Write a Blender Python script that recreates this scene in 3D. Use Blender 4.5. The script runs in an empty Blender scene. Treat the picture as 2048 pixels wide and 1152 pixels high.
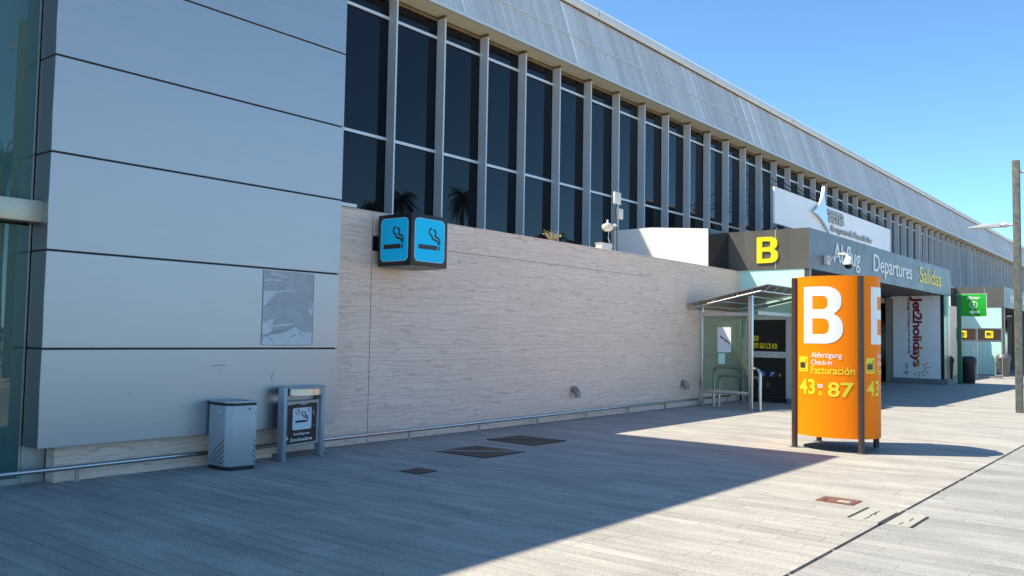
import bpy, bmesh, math, random
from mathutils import Vector, Matrix
random.seed(7)
SC = bpy.context.scene
COL = SC.collection

# ------------------------------------------------------------------ camera, sky, sun
cam_d = bpy.data.cameras.new('camera'); cam = bpy.data.objects.new('camera', cam_d); COL.objects.link(cam)
yaw, pit, rol = math.radians(38.9728), math.radians(3.1478), math.radians(0.99226)
fw = Vector((-math.sin(yaw)*math.cos(pit), math.cos(yaw)*math.cos(pit), math.sin(pit)))
r0 = Vector((math.cos(yaw), math.sin(yaw), 0)); u0 = r0.cross(fw)
rr = r0*math.cos(rol) + u0*math.sin(rol); uu = -r0*math.sin(rol) + u0*math.cos(rol)
M4 = Matrix((rr, uu, -fw)).transposed().to_4x4(); M4.translation = Vector((0, 0, 1.6))
cam.matrix_world = M4
cam_d.sensor_width = 36; cam_d.lens = 1708.5*36/2048; cam_d.clip_start = 0.05; cam_d.clip_end = 3000
SC.camera = cam

SUN = Vector((-0.55, -0.42, 1.0)).normalized()
elev = math.asin(SUN.z); azim = math.atan2(SUN.x, SUN.y)
W = bpy.data.worlds.new('World'); SC.world = W; W.use_nodes = True
nt = W.node_tree; sky = nt.nodes.new('ShaderNodeTexSky'); sky.sky_type = 'NISHITA'; sky.sun_disc = False
sky.sun_elevation = elev; sky.sun_rotation = azim % (2*math.pi); sky.altitude = 50
sky.air_density = 0.6; sky.dust_density = 0.25; sky.ozone_density = 2.0
tint = nt.nodes.new('ShaderNodeMix'); tint.data_type = 'RGBA'; tint.blend_type = 'MULTIPLY'; tint.inputs[0].default_value = 1; tint.inputs[7].default_value = (0.70, 0.96, 1.0, 1)
nt.links.new(sky.outputs[0], tint.inputs[6]); nt.links.new(tint.outputs[2], nt.nodes['Background'].inputs[0]); nt.nodes['Background'].inputs[1].default_value = 0.142
sl = bpy.data.lights.new('sun', 'SUN'); sl.energy = 4.15; sl.angle = math.radians(0.5); sl.color = (1.0, 0.89, 0.70)
so = bpy.data.objects.new('sun', sl); COL.objects.link(so); so.rotation_euler = (-SUN).to_track_quat('-Z', 'Y').to_euler()
so.location = (-20, -10, 40)
SC.view_settings.view_transform = 'Standard'; SC.view_settings.look = 'None'
SC.view_settings.exposure = 1.15; SC.view_settings.gamma = 1.0

# ------------------------------------------------------------------ materials
def nodes(m): return m.node_tree.nodes, m.node_tree.links
def mat(name, col, rough=0.6, metal=0.0, var=0.0, vscale=3.0, bump=0.0, bscale=40.0, spec=None, stretch=(1, 1, 1), rvar=0.0):
    m = bpy.data.materials.new(name); m.use_nodes = True
    N, L = nodes(m); b = N['Principled BSDF']
    b.inputs['Base Color'].default_value = (*col, 1); b.inputs['Roughness'].default_value = rough; b.inputs['Metallic'].default_value = metal
    if spec is not None: b.inputs['Specular IOR Level'].default_value = spec
    if var or bump or rvar:
        g = N.new('ShaderNodeNewGeometry'); mp = N.new('ShaderNodeMapping'); mp.inputs['Scale'].default_value = stretch
        L.new(g.outputs['Position'], mp.inputs['Vector'])
    if var or rvar:
        n = N.new('ShaderNodeTexNoise'); n.inputs['Scale'].default_value = vscale; n.inputs['Detail'].default_value = 6; n.inputs['Roughness'].default_value = 0.65
        L.new(mp.outputs[0], n.inputs['Vector'])
    if var:
        r = N.new('ShaderNodeMapRange'); r.inputs[1].default_value = 0.3; r.inputs[2].default_value = 0.7
        r.inputs[3].default_value = 1-var; r.inputs[4].default_value = 1+var
        L.new(n.outputs['Fac'], r.inputs[0])
        x = N.new('ShaderNodeMix'); x.data_type = 'RGBA'; x.blend_type = 'MULTIPLY'; x.inputs[0].default_value = 1
        x.inputs[6].default_value = (*col, 1); L.new(r.outputs[0], x.inputs[7]); L.new(x.outputs[2], b.inputs['Base Color'])
    if rvar:
        r2 = N.new('ShaderNodeMapRange'); r2.inputs[1].default_value = 0.3; r2.inputs[2].default_value = 0.7
        r2.inputs[3].default_value = max(0.02, rough-rvar); r2.inputs[4].default_value = rough+rvar
        L.new(n.outputs['Fac'], r2.inputs[0]); L.new(r2.outputs[0], b.inputs['Roughness'])
    if bump:
        n2 = N.new('ShaderNodeTexNoise'); n2.inputs['Scale'].default_value = bscale; n2.inputs['Detail'].default_value = 4
        L.new(mp.outputs[0], n2.inputs['Vector'])
        bp = N.new('ShaderNodeBump'); bp.inputs['Strength'].default_value = bump; bp.inputs['Distance'].default_value = 0.01
        L.new(n2.outputs['Fac'], bp.inputs['Height']); L.new(bp.outputs[0], b.inputs['Normal'])
    return m
def math_n(N, L, op, a, b=None):
    n = N.new('ShaderNodeMath'); n.operation = op
    for i, v in enumerate((a, b)):
        if v is None: continue
        if isinstance(v, (int, float)): n.inputs[i].default_value = v
        else: L.new(v, n.inputs[i])
    return n.outputs[0]
def plank_mat(name, c1, c2, mortar, rowh, length, shift, mw=0.006, warm=(1, 1, 1)):
    m = bpy.data.materials.new(name); m.use_nodes = True
    N, L = nodes(m); b = N['Principled BSDF']; b.inputs['Roughness'].default_value = 0.75
    g = N.new('ShaderNodeNewGeometry'); s = N.new('ShaderNodeSeparateXYZ'); L.new(g.outputs['Position'], s.inputs[0])
    row = math_n(N, L, 'FLOOR', math_n(N, L, 'DIVIDE', s.outputs[1], rowh))
    wn = N.new('ShaderNodeTexWhiteNoise'); wn.noise_dimensions = '1D'; L.new(row, wn.inputs['W'])
    xs = math_n(N, L, 'ADD', s.outputs[0], math_n(N, L, 'MULTIPLY', wn.outputs['Value'], 5.0))
    xs = math_n(N, L, 'ADD', xs, 50+shift)
    ys = math_n(N, L, 'ADD', s.outputs[1], rowh*400)
    c = N.new('ShaderNodeCombineXYZ'); L.new(xs, c.inputs[0]); L.new(ys, c.inputs[1])
    br = N.new('ShaderNodeTexBrick'); br.offset = 0.0; br.inputs['Scale'].default_value = 1; br.inputs['Brick Width'].default_value = length
    br.inputs['Row Height'].default_value = rowh; br.inputs['Mortar Size'].default_value = mw; br.inputs['Mortar Smooth'].default_value = 0.3
    br.inputs['Color1'].default_value = (*c1, 1); br.inputs['Color2'].default_value = (*c2, 1); br.inputs['Mortar'].default_value = (*mortar, 1)
    L.new(c.outputs[0], br.inputs['Vector'])
    # random stretches of joint are filled with grit and nearly disappear: broken joint lines
    nj = N.new('ShaderNodeTexNoise'); nj.inputs['Scale'].default_value = 0.9; nj.inputs['Detail'].default_value = 3; L.new(g.outputs['Position'], nj.inputs['Vector'])
    rj = N.new('ShaderNodeMapRange'); rj.inputs[1].default_value = 0.42; rj.inputs[2].default_value = 0.56; L.new(nj.outputs['Fac'], rj.inputs[0])
    rowtone = N.new('ShaderNodeTexWhiteNoise'); rowtone.noise_dimensions = '1D'; L.new(math_n(N, L, 'ADD', row, 77.7), rowtone.inputs['W'])
    rt = N.new('ShaderNodeMapRange'); rt.inputs[3].default_value = 0.93; rt.inputs[4].default_value = 1.05; L.new(rowtone.outputs['Value'], rt.inputs[0])
    fr_ = math_n(N, L, 'FRACT', math_n(N, L, 'DIVIDE', ys, rowh))
    ed = math_n(N, L, 'MULTIPLY', math_n(N, L, 'SUBTRACT', 0.5, math_n(N, L, 'ABSOLUTE', math_n(N, L, 'SUBTRACT', fr_, 0.5))), rowh)
    rl = N.new('ShaderNodeMapRange'); rl.inputs[1].default_value = mw*0.35; rl.inputs[2].default_value = mw*0.9; rl.inputs[3].default_value = 1; rl.inputs[4].default_value = 0; L.new(ed, rl.inputs[0])
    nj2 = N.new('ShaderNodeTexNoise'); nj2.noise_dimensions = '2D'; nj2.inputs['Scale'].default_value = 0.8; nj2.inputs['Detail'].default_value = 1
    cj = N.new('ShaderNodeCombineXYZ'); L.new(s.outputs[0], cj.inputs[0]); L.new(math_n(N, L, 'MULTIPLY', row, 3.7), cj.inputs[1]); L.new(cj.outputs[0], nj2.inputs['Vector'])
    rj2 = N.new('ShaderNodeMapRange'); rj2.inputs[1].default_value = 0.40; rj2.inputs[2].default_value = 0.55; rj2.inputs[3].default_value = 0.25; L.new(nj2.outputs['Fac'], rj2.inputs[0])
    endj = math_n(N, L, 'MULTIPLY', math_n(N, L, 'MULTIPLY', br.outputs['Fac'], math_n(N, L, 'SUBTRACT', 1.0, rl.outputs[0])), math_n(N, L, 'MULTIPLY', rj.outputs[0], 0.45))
    gx = N.new('ShaderNodeMapRange'); gx.inputs[1].default_value = -6.5; gx.inputs[2].default_value = -3.2; gx.inputs[3].default_value = 1.0; gx.inputs[4].default_value = 0.38; L.new(s.outputs[0], gx.inputs[0])  # joint contrast drops along X: shaded and sunlit look put into the colour
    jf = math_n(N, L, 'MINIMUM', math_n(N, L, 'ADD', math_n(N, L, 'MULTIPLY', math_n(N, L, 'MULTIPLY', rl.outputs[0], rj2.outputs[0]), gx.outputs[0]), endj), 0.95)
    stone = N.new('ShaderNodeTexBrick'); stone.offset = 0.0
    for k in ('Scale', 'Brick Width', 'Row Height'): stone.inputs[k].default_value = br.inputs[k].default_value
    stone.inputs['Mortar Size'].default_value = 0.0
    stone.inputs['Color1'].default_value = (*c1, 1); stone.inputs['Color2'].default_value = (*c2, 1); L.new(c.outputs[0], stone.inputs['Vector'])
    mx = N.new('ShaderNodeMix'); mx.data_type = 'RGBA'; L.new(jf, mx.inputs[0]); L.new(stone.outputs['Color'], mx.inputs[6]); mx.inputs[7].default_value = (*mortar, 1)
    # granite speckle and broad stains
    n1 = N.new('ShaderNodeTexNoise'); n1.inputs['Scale'].default_value = 95; n1.inputs['Detail'].default_value = 3; n1.inputs['Roughness'].default_value = 0.8; L.new(g.outputs['Position'], n1.inputs['Vector'])
    n2 = N.new('ShaderNodeTexNoise'); n2.inputs['Scale'].default_value = 1.3; n2.inputs['Detail'].default_value = 7; n2.inputs['Roughness'].default_value = 0.7
    mp = N.new('ShaderNodeMapping'); mp.inputs['Scale'].default_value = (0.5, 1.6, 1); L.new(g.outputs['Position'], mp.inputs[0]); L.new(mp.outputs[0], n2.inputs['Vector'])
    a1 = N.new('ShaderNodeMapRange'); a1.inputs[1].default_value = 0.3; a1.inputs[2].default_value = 0.7; a1.inputs[3].default_value = 0.55; a1.inputs[4].default_value = 1.45; L.new(n1.outputs['Fac'], a1.inputs[0])
    a2 = N.new('ShaderNodeMapRange'); a2.inputs[1].default_value = 0.3; a2.inputs[2].default_value = 0.7; a2.inputs[3].default_value = 0.80; a2.inputs[4].default_value = 1.17; L.new(n2.outputs['Fac'], a2.inputs[0])
    n3 = N.new('ShaderNodeTexNoise'); n3.inputs['Scale'].default_value = 38; n3.inputs['Detail'].default_value = 4; n3.inputs['Roughness'].default_value = 0.75; L.new(g.outputs['Position'], n3.inputs['Vector'])
    a3 = N.new('ShaderNodeMapRange'); a3.inputs[1].default_value = 0.3; a3.inputs[2].default_value = 0.7; a3.inputs[3].default_value = 0.76; a3.inputs[4].default_value = 1.22; L.new(n3.outputs['Fac'], a3.inputs[0])
    n4 = N.new('ShaderNodeTexNoise'); n4.inputs['Scale'].default_value = 2.2; n4.inputs['Detail'].default_value = 5; n4.inputs['Roughness'].default_value = 0.7
    mp4 = N.new('ShaderNodeMapping'); mp4.inputs['Scale'].default_value = (0.55, 5.0, 1); L.new(g.outputs['Position'], mp4.inputs[0]); L.new(mp4.outputs[0], n4.inputs['Vector'])
    a4 = N.new('ShaderNodeMapRange'); a4.inputs[1].default_value = 0.3; a4.inputs[2].default_value = 0.7; a4.inputs[3].default_value = 0.87; a4.inputs[4].default_value = 1.10; L.new(n4.outputs['Fac'], a4.inputs[0])
    # old round spots (gum, drips)
    vo = N.new('ShaderNodeTexVoronoi'); vo.inputs['Scale'].default_value = 1.7; L.new(g.outputs['Position'], vo.inputs['Vector'])
    sp = N.new('ShaderNodeMapRange'); sp.inputs[1].default_value = 0.025; sp.inputs[2].default_value = 0.04; sp.inputs[3].default_value = 0.72; sp.inputs[4].default_value = 1.0; L.new(vo.outputs['Distance'], sp.inputs[0])
    f = math_n(N, L, 'MULTIPLY', math_n(N, L, 'MULTIPLY', a1.outputs[0], a2.outputs[0]), rt.outputs[0])
    f = math_n(N, L, 'MULTIPLY', math_n(N, L, 'MULTIPLY', f, a3.outputs[0]), math_n(N, L, 'MULTIPLY', a4.outputs[0], sp.outputs[0]))
    x = N.new('ShaderNodeMix'); x.data_type = 'RGBA'; x.blend_type = 'MULTIPLY'; x.inputs[0].default_value = 1
    L.new(mx.outputs[2], x.inputs[6]); L.new(f, x.inputs[7]); L.new(x.outputs[2], b.inputs['Base Color'])
    h = math_n(N, L, 'SUBTRACT', math_n(N, L, 'MULTIPLY', n1.outputs['Fac'], 0.12), jf)
    bp = N.new('ShaderNodeBump'); bp.inputs['Strength'].default_value = 0.55; bp.inputs['Distance'].default_value = 0.006
    L.new(h, bp.inputs['Height']); L.new(bp.outputs[0], b.inputs['Normal'])
    return m
def travertine_mat(name, axis):
    m = bpy.data.materials.new(name); m.use_nodes = True
    N, L = nodes(m); b = N['Principled BSDF']; b.inputs['Roughness'].default_value = 0.55
    g = N.new('ShaderNodeNewGeometry'); s = N.new('ShaderNodeSeparateXYZ'); L.new(g.outputs['Position'], s.inputs[0])
    along = s.outputs[1] if axis == 'Y' else s.outputs[0]
    rowh = 0.242
    row = math_n(N, L, 'FLOOR', math_n(N, L, 'DIVIDE', math_n(N, L, 'ADD', s.outputs[2], 0.02), rowh))
    wn = N.new('ShaderNodeTexWhiteNoise'); wn.noise_dimensions = '1D'; L.new(row, wn.inputs['W'])
    ax = math_n(N, L, 'ADD', math_n(N, L, 'ADD', along, math_n(N, L, 'MULTIPLY', wn.outputs['Value'], 3.0)), 60)
    az = math_n(N, L, 'ADD', s.outputs[2], 0.02+rowh*10)
    c = N.new('ShaderNodeCombineXYZ'); L.new(ax, c.inputs[0]); L.new(az, c.inputs[1])
    def brick(mw):
        br = N.new('ShaderNodeTexBrick'); br.offset = 0.0; br.inputs['Scale'].default_value = 1; br.inputs['Brick Width'].default_value = 0.83
        br.inputs['Row Height'].default_value = rowh; br.inputs['Mortar Size'].default_value = mw; br.inputs['Mortar Smooth'].default_value = 0.2
        br.inputs['Color1'].default_value = (0, 0, 0, 1); br.inputs['Color2'].default_value = (1, 1, 1, 1); br.inputs['Mortar'].default_value = (0, 0, 0, 1)
        L.new(c.outputs[0], br.inputs['Vector']); return br
    b0 = brick(0.0); b1 = brick(0.003)
    rnd = N.new('ShaderNodeSeparateColor'); L.new(b0.outputs['Color'], rnd.inputs[0])
    rv = rnd.outputs[0]
    # wavy veins, shifted from tile to tile
    vx = math_n(N, L, 'ADD', math_n(N, L, 'MULTIPLY', along, 0.75), math_n(N, L, 'MULTIPLY', rv, 31.0))
    vz = math_n(N, L, 'ADD', math_n(N, L, 'MULTIPLY', s.outputs[2], 4.6), math_n(N, L, 'MULTIPLY', rv, 7.0))
    cv = N.new('ShaderNodeCombineXYZ'); L.new(vx, cv.inputs[0]); L.new(vz, cv.inputs[1]); L.new(rv, cv.inputs[2])
    wob = N.new('ShaderNodeTexNoise'); wob.inputs['Scale'].default_value = 1.5; wob.inputs['Detail'].default_value = 3; L.new(cv.outputs[0], wob.inputs['Vector'])
    wob2 = N.new('ShaderNodeTexNoise'); wob2.inputs['Scale'].default_value = 5.0; wob2.inputs['Detail'].default_value = 2; L.new(cv.outputs[0], wob2.inputs['Vector'])
    ph = math_n(N, L, 'ADD', math_n(N, L, 'MULTIPLY', vz, 19.0), math_n(N, L, 'ADD', math_n(N, L, 'MULTIPLY', wob.outputs['Fac'], 24.0), math_n(N, L, 'MULTIPLY', wob2.outputs['Fac'], 2.5)))
    wave = math_n(N, L, 'SINE', ph)
    wave2 = math_n(N, L, 'SINE', math_n(N, L, 'MULTIPLY', ph, 2.3))
    fine = N.new('ShaderNodeTexNoise'); fine.inputs['Scale'].default_value = 9; fine.inputs['Detail'].default_value = 5
    cf = N.new('ShaderNodeCombineXYZ'); L.new(math_n(N, L, 'MULTIPLY', along, 0.5), cf.inputs[0]); L.new(ph, cf.inputs[1]); L.new(rv, cf.inputs[2]); L.new(cf.outputs[0], fine.inputs['Vector']); fine.inputs['Scale'].default_value = 1.6
    f = math_n(N, L, 'ADD', math_n(N, L, 'MULTIPLY', wave, 0.15), math_n(N, L, 'MULTIPLY', wave2, 0.13))
    f = math_n(N, L, 'ADD', f, math_n(N, L, 'MULTIPLY', fine.outputs['Fac'], 0.9))
    rp = N.new('ShaderNodeValToRGB'); L.new(f, rp.inputs[0])
    e = rp.color_ramp.elements; e[0].position = 0.12; e[0].color = (0.71, 0.50, 0.39, 1); e[1].position = 0.78; e[1].color = (0.97, 0.735, 0.60, 1)
    k = rp.color_ramp.elements.new(0.42); k.color = (0.93, 0.665, 0.52, 1)
    tone = N.new('ShaderNodeMapRange'); tone.inputs[3].default_value = 0.965; tone.inputs[4].default_value = 1.015; L.new(rv, tone.inputs[0])
    jt = math_n(N, L, 'SUBTRACT', 1.0, math_n(N, L, 'MULTIPLY', b1.outputs['Fac'], 0.22))
    x = N.new('ShaderNodeMix'); x.data_type = 'RGBA'; x.blend_type = 'MULTIPLY'; x.inputs[0].default_value = 1
    L.new(rp.outputs[0], x.inputs[6]); L.new(math_n(N, L, 'MULTIPLY', tone.outputs[0], jt), x.inputs[7]); L.new(x.outputs[2], b.inputs['Base Color'])
    bp = N.new('ShaderNodeBump'); bp.inputs['Strength'].default_value = 0.35; bp.inputs['Distance'].default_value = 0.003
    L.new(math_n(N, L, 'SUBTRACT', f, b1.outputs['Fac']), bp.inputs['Height']); L.new(bp.outputs[0], b.inputs['Normal'])
    return m
def glass_mat(name, col, rough=0.02, alpha=1.0, spec=0.5):
    m = mat(name, col, rough, 0, spec=spec)
    if alpha < 1:
        N, L = nodes(m); b = N['Principled BSDF']
        t = N.new('ShaderNodeBsdfTransparent'); t.inputs[0].default_value = (0.74, 0.86, 0.79, 1)
        mx = N.new('ShaderNodeMixShader'); mx.inputs[0].default_value = alpha
        L.new(t.outputs[0], mx.inputs[1]); L.new(b.outputs[0], mx.inputs[2]); L.new(mx.outputs[0], N['Material Output'].inputs['Surface'])
    return m
MT = dict(
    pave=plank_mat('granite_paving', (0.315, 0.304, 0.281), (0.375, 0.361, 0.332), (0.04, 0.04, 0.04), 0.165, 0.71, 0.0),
    pave2=plank_mat('granite_paving_outer', (0.265, 0.265, 0.258), (0.31, 0.307, 0.297), (0.06, 0.06, 0.06), 0.165, 0.71, 3.1, 0.005),
    trav=travertine_mat('travertine', 'Y'), travx=travertine_mat('travertine_end', 'X'),
    panel=mat('brushed_aluminium', (0.44, 0.44, 0.44), 0.42, 0.88, var=0.04, vscale=2.5, stretch=(1, 0.35, 9), rvar=0.04),
    joint=mat('dark_joint', (0.045, 0.04, 0.035), 0.8),
    steel=mat('stainless_steel', (0.58, 0.57, 0.55), 0.26, 1.0),
    steel_dull=mat('dull_steel', (0.42, 0.41, 0.39), 0.42, 0.9, var=0.12, vscale=9),
    fin=mat('fin_aluminium', (0.71, 0.715, 0.715), 0.45, 0.1, var=0.06, vscale=2, stretch=(1, 1, 0.2)),
    transom=mat('transom_aluminium', (0.72, 0.72, 0.71), 0.45, 0.4),
    dglass=glass_mat('tinted_glass', (0.0035, 0.0045, 0.008), 0.012, spec=0.33),
    eglass=glass_mat('green_glass', (0.055, 0.13, 0.115), 0.01, spec=0.8),
    teal=mat('frosted_teal_glass', (0.52, 0.80, 0.72), 0.25, var=0.04, vscale=1.5),
    cglass=glass_mat('clear_green_glass', (0.14, 0.20, 0.16), 0.02, 0.17),
    fascia=mat('corrugated_sheet', (0.66, 0.65, 0.63), 0.5, 0.05, var=0.05, vscale=1.1, stretch=(1, 3.0, 0.12)),
    cream=mat('cream_paint', (0.95, 0.87, 0.62), 0.6, var=0.06, vscale=2),
    gutter=mat('gutter_paint', (0.78, 0.76, 0.69), 0.5, var=0.05, vscale=0.7),
    lip=mat('light_metal_lip', (0.72, 0.71, 0.66), 0.5, 0.2),
    brown=mat('rusty_head_beam', (0.24, 0.15, 0.07), 0.8, var=0.4, vscale=6),
    roof=mat('roof_sheet', (0.3, 0.3, 0.29), 0.6),
    white=mat('white_paint', (0.84, 0.83, 0.82), 0.55, var=0.02, vscale=1.5),
    signwhite=mat('white_sign_face', (0.93, 0.93, 0.92), 0.5, var=0.03, vscale=0.8),
    dkmetal=mat('brushed_dark_steel', (0.15, 0.145, 0.13), 0.38, 0.35, var=0.08, vscale=2.5, stretch=(1, 1, 0.15), rvar=0.08),
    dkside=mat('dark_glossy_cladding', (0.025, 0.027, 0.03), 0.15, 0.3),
    blue_metal=mat('anthracite_fascia', (0.15, 0.155, 0.165), 0.42, 0.4, var=0.06, vscale=1.2, rvar=0.06),
    soffit=mat('dark_soffit', (0.12, 0.11, 0.10), 0.7),
    orange=mat('orange_panel', (1.0, 0.235, 0.004), 0.5, var=0.02, vscale=2, spec=0.1),
    pole_brown=mat('brown_steel_pole', (0.075, 0.05, 0.04), 0.4, 0.3, var=0.15, vscale=12),
    textwhite=mat('white_film', (0.82, 0.82, 0.80), 0.4), textyellow=mat('yellow_film', (0.85, 0.68, 0.02), 0.4),
    yellow=mat('yellow_letter', (0.86, 0.74, 0.015), 0.4), black=mat('black_paint', (0.012, 0.012, 0.013), 0.45),
    blacksoft=mat('black_plastic', (0.018, 0.018, 0.019), 0.5, var=0.2, vscale=5),
    frame_black=mat('black_sign_casing', (0.016, 0.013, 0.012), 0.4),
    blue=mat('sky_blue_sign_face', (0.004, 0.66, 0.98), 0.45, spec=0.2), sign_line=mat('pale_blue_line', (0.45, 0.68, 0.82), 0.4),
    bin=mat('grey_bin_paint', (0.42, 0.45, 0.47), 0.42, 0.3, var=0.05, vscale=3),
    ashpost=mat('grey_post_paint', (0.36, 0.40, 0.43), 0.4, 0.3, var=0.05, vscale=4),
    label=mat('pale_blue_sticker', (0.62, 0.70, 0.78), 0.5, var=0.04, vscale=20),
    iron=mat('rusty_iron', (0.05, 0.034, 0.03), 0.6, 0.2, var=0.35, vscale=14, bump=0.2, bscale=60),
    rust=mat('rust_red_iron', (0.17, 0.075, 0.05), 0.7, 0.1, var=0.3, vscale=16, bump=0.2, bscale=80),
    slot=mat('dark_slot', (0.02, 0.02, 0.02), 0.8), slab=mat('worn_slab', (0.33, 0.325, 0.30), 0.8, var=0.12, vscale=14),
    torn_bg=mat('old_glue_grey', (0.44, 0.44, 0.44), 0.8, var=0.12, vscale=9), torn_paper=mat('torn_film_rest', (0.62, 0.63, 0.64), 0.6, var=0.06, vscale=12),
    dot=mat('glue_speck', (0.27, 0.27, 0.27), 0.8),
    lampgrey=mat('weathered_galvanised', (0.115, 0.122, 0.105), 0.7, 0.15, var=0.45, vscale=11, bump=0.2, bscale=30),
    lamp_lt=mat('lamp_housing', (0.55, 0.56, 0.56), 0.4, 0.4), green=mat('green_sign_panel', (0.015, 0.42, 0.02), 0.35), dkgreen=mat('green_post_paint', (0.03, 0.17, 0.075), 0.45),
    brownsign=mat('brown_sign_panel', (0.055, 0.035, 0.028), 0.4), posterwhite=mat('poster_film', (0.93, 0.94, 0.94), 0.5, var=0.02),
    maroon=mat('dark_red_print', (0.16, 0.006, 0.02), 0.5), gold=mat('gold_print', (0.75, 0.42, 0.04), 0.5), navy=mat('navy_print', (0.03, 0.04, 0.09), 0.5),
    stonegrey=mat('grey_stone_base', (0.22, 0.22, 0.21), 0.75, var=0.1, vscale=5), beige=mat('beige_stone_column', (0.34, 0.30, 0.24), 0.7, var=0.08, vscale=4),
    star=mat('polished_steel_star', (0.66, 0.665, 0.67), 0.32, 0.75), letters=mat('brushed_letters', (0.42, 0.41, 0.39), 0.5, 0.2),
    pipe=mat('spout_zinc', (0.30, 0.29, 0.275), 0.45, 0.6, var=0.1, vscale=20), camwhite=mat('camera_white', (0.70, 0.69, 0.63), 0.4), domedark=mat('dome_dark', (0.01, 0.01, 0.012), 0.08),
    dryground=mat('dry_pale_ground', (0.45, 0.35, 0.24), 0.9, var=0.15, vscale=0.2), concrete=mat('pale_concrete_road', (0.42, 0.365, 0.29), 0.9, var=0.1, vscale=1),  # unseen ground and road, made pale and warm to bounce light onto the wall
    bandsteel=mat('old_steel_band', (0.50, 0.46, 0.36), 0.4, 0.5, var=0.15, vscale=4),
    scuff=mat('dark_scuff', (0.27, 0.28, 0.29), 0.6),
    asphalt=mat('asphalt', (0.05, 0.05, 0.052), 0.85, var=0.2, vscale=4), trunk=mat('palm_trunk', (0.13, 0.10, 0.07), 0.9, var=0.2, vscale=6),
    frond=mat('palm_leaf', (0.045, 0.075, 0.022), 0.6, var=0.3, vscale=4), hedge=mat('hedge_leaf', (0.04, 0.07, 0.02), 0.7, var=0.4, vscale=3),
    weed=mat('dry_weed_stem', (0.22, 0.20, 0.07), 0.8), weedflower=mat('pale_weed_flower', (0.5, 0.46, 0.22), 0.8),
    iblue=mat('blue_pictogram', (0.01, 0.06, 0.32), 0.4), cable=mat('black_cable', (0.015, 0.015, 0.015), 0.6), notice=mat('white_notice', (0.7, 0.72, 0.73), 0.5),
    kerb=mat('kerb_stone', (0.38, 0.37, 0.35), 0.8, var=0.1), pillar=mat('brown_grey_steel', (0.20, 0.18, 0.16), 0.35, 0.8, var=0.1, vscale=4),
)
# print gradient of the holiday poster: the lettering itself runs from dark red to gold
def sheet_tone(m):
    N, L = nodes(m); b = N['Principled BSDF']; g = N.new('ShaderNodeNewGeometry'); s = N.new('ShaderNodeSeparateXYZ'); L.new(g.outputs['Position'], s.inputs[0])
    def rnd(w, k, lo, hi):
        wn = N.new('ShaderNodeTexWhiteNoise'); wn.noise_dimensions = '1D'; L.new(math_n(N, L, 'ADD', math_n(N, L, 'FLOOR', math_n(N, L, 'DIVIDE', s.outputs[1], w)), k), wn.inputs['W'])
        r = N.new('ShaderNodeMapRange'); r.inputs[3].default_value = lo; r.inputs[4].default_value = hi; L.new(wn.outputs['Value'], r.inputs[0]); return r.outputs[0]
    pw = math_n(N, L, 'MULTIPLY', rnd(0.95, 3.3, 0.93, 1.07), rnd(0.19, 8.1, 0.92, 1.08))
    st = N.new('ShaderNodeMapRange'); st.inputs[1].default_value = 0.82; st.inputs[2].default_value = 0.86; st.inputs[3].default_value = 1.0; st.inputs[4].default_value = 1.3; L.new(rnd(0.095, 5.5, 0, 1), st.inputs[0])
    gate = math_n(N, L, 'LESS_THAN', math_n(N, L, 'FRACT', math_n(N, L, 'DIVIDE', s.outputs[1], 0.95)), 0.35)
    stv = math_n(N, L, 'ADD', 1.0, math_n(N, L, 'MULTIPLY', math_n(N, L, 'SUBTRACT', st.outputs[0], 1.0), gate))
    src = b.inputs['Base Color'].links[0].from_socket
    x = N.new('ShaderNodeMix'); x.data_type = 'RGBA'; x.blend_type = 'MULTIPLY'; x.inputs[0].default_value = 1
    L.new(src, x.inputs[6]); L.new(math_n(N, L, 'MULTIPLY', pw, stv), x.inputs[7]); L.new(x.outputs[2], b.inputs['Base Color'])
sheet_tone(MT['fascia'])
def gradient_print():
    m = mat('dark_red_to_gold_print', (0.2, 0.02, 0.02), 0.5); N, L = nodes(m); b = N['Principled BSDF']
    g = N.new('ShaderNodeNewGeometry'); s = N.new('ShaderNodeSeparateXYZ'); L.new(g.outputs['Position'], s.inputs[0])
    f = math_n(N, L, 'ADD', math_n(N, L, 'MULTIPLY', math_n(N, L, 'SUBTRACT', s.outputs[0], -8.55), 2.6), 0.25)
    f = math_n(N, L, 'ADD', f, math_n(N, L, 'MULTIPLY', math_n(N, L, 'SUBTRACT', 1.9, s.outputs[2]), 0.35))
    r = N.new('ShaderNodeValToRGB'); L.new(f, r.inputs[0]); e = r.color_ramp.elements
    e[0].position = 0.35; e[0].color = (0.30, 0.006, 0.03, 1); e[1].position = 0.95; e[1].color = (0.90, 0.45, 0.03, 1)
    L.new(r.outputs[0], b.inputs['Base Color']); return m
MT['jetprint'] = gradient_print()

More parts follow.
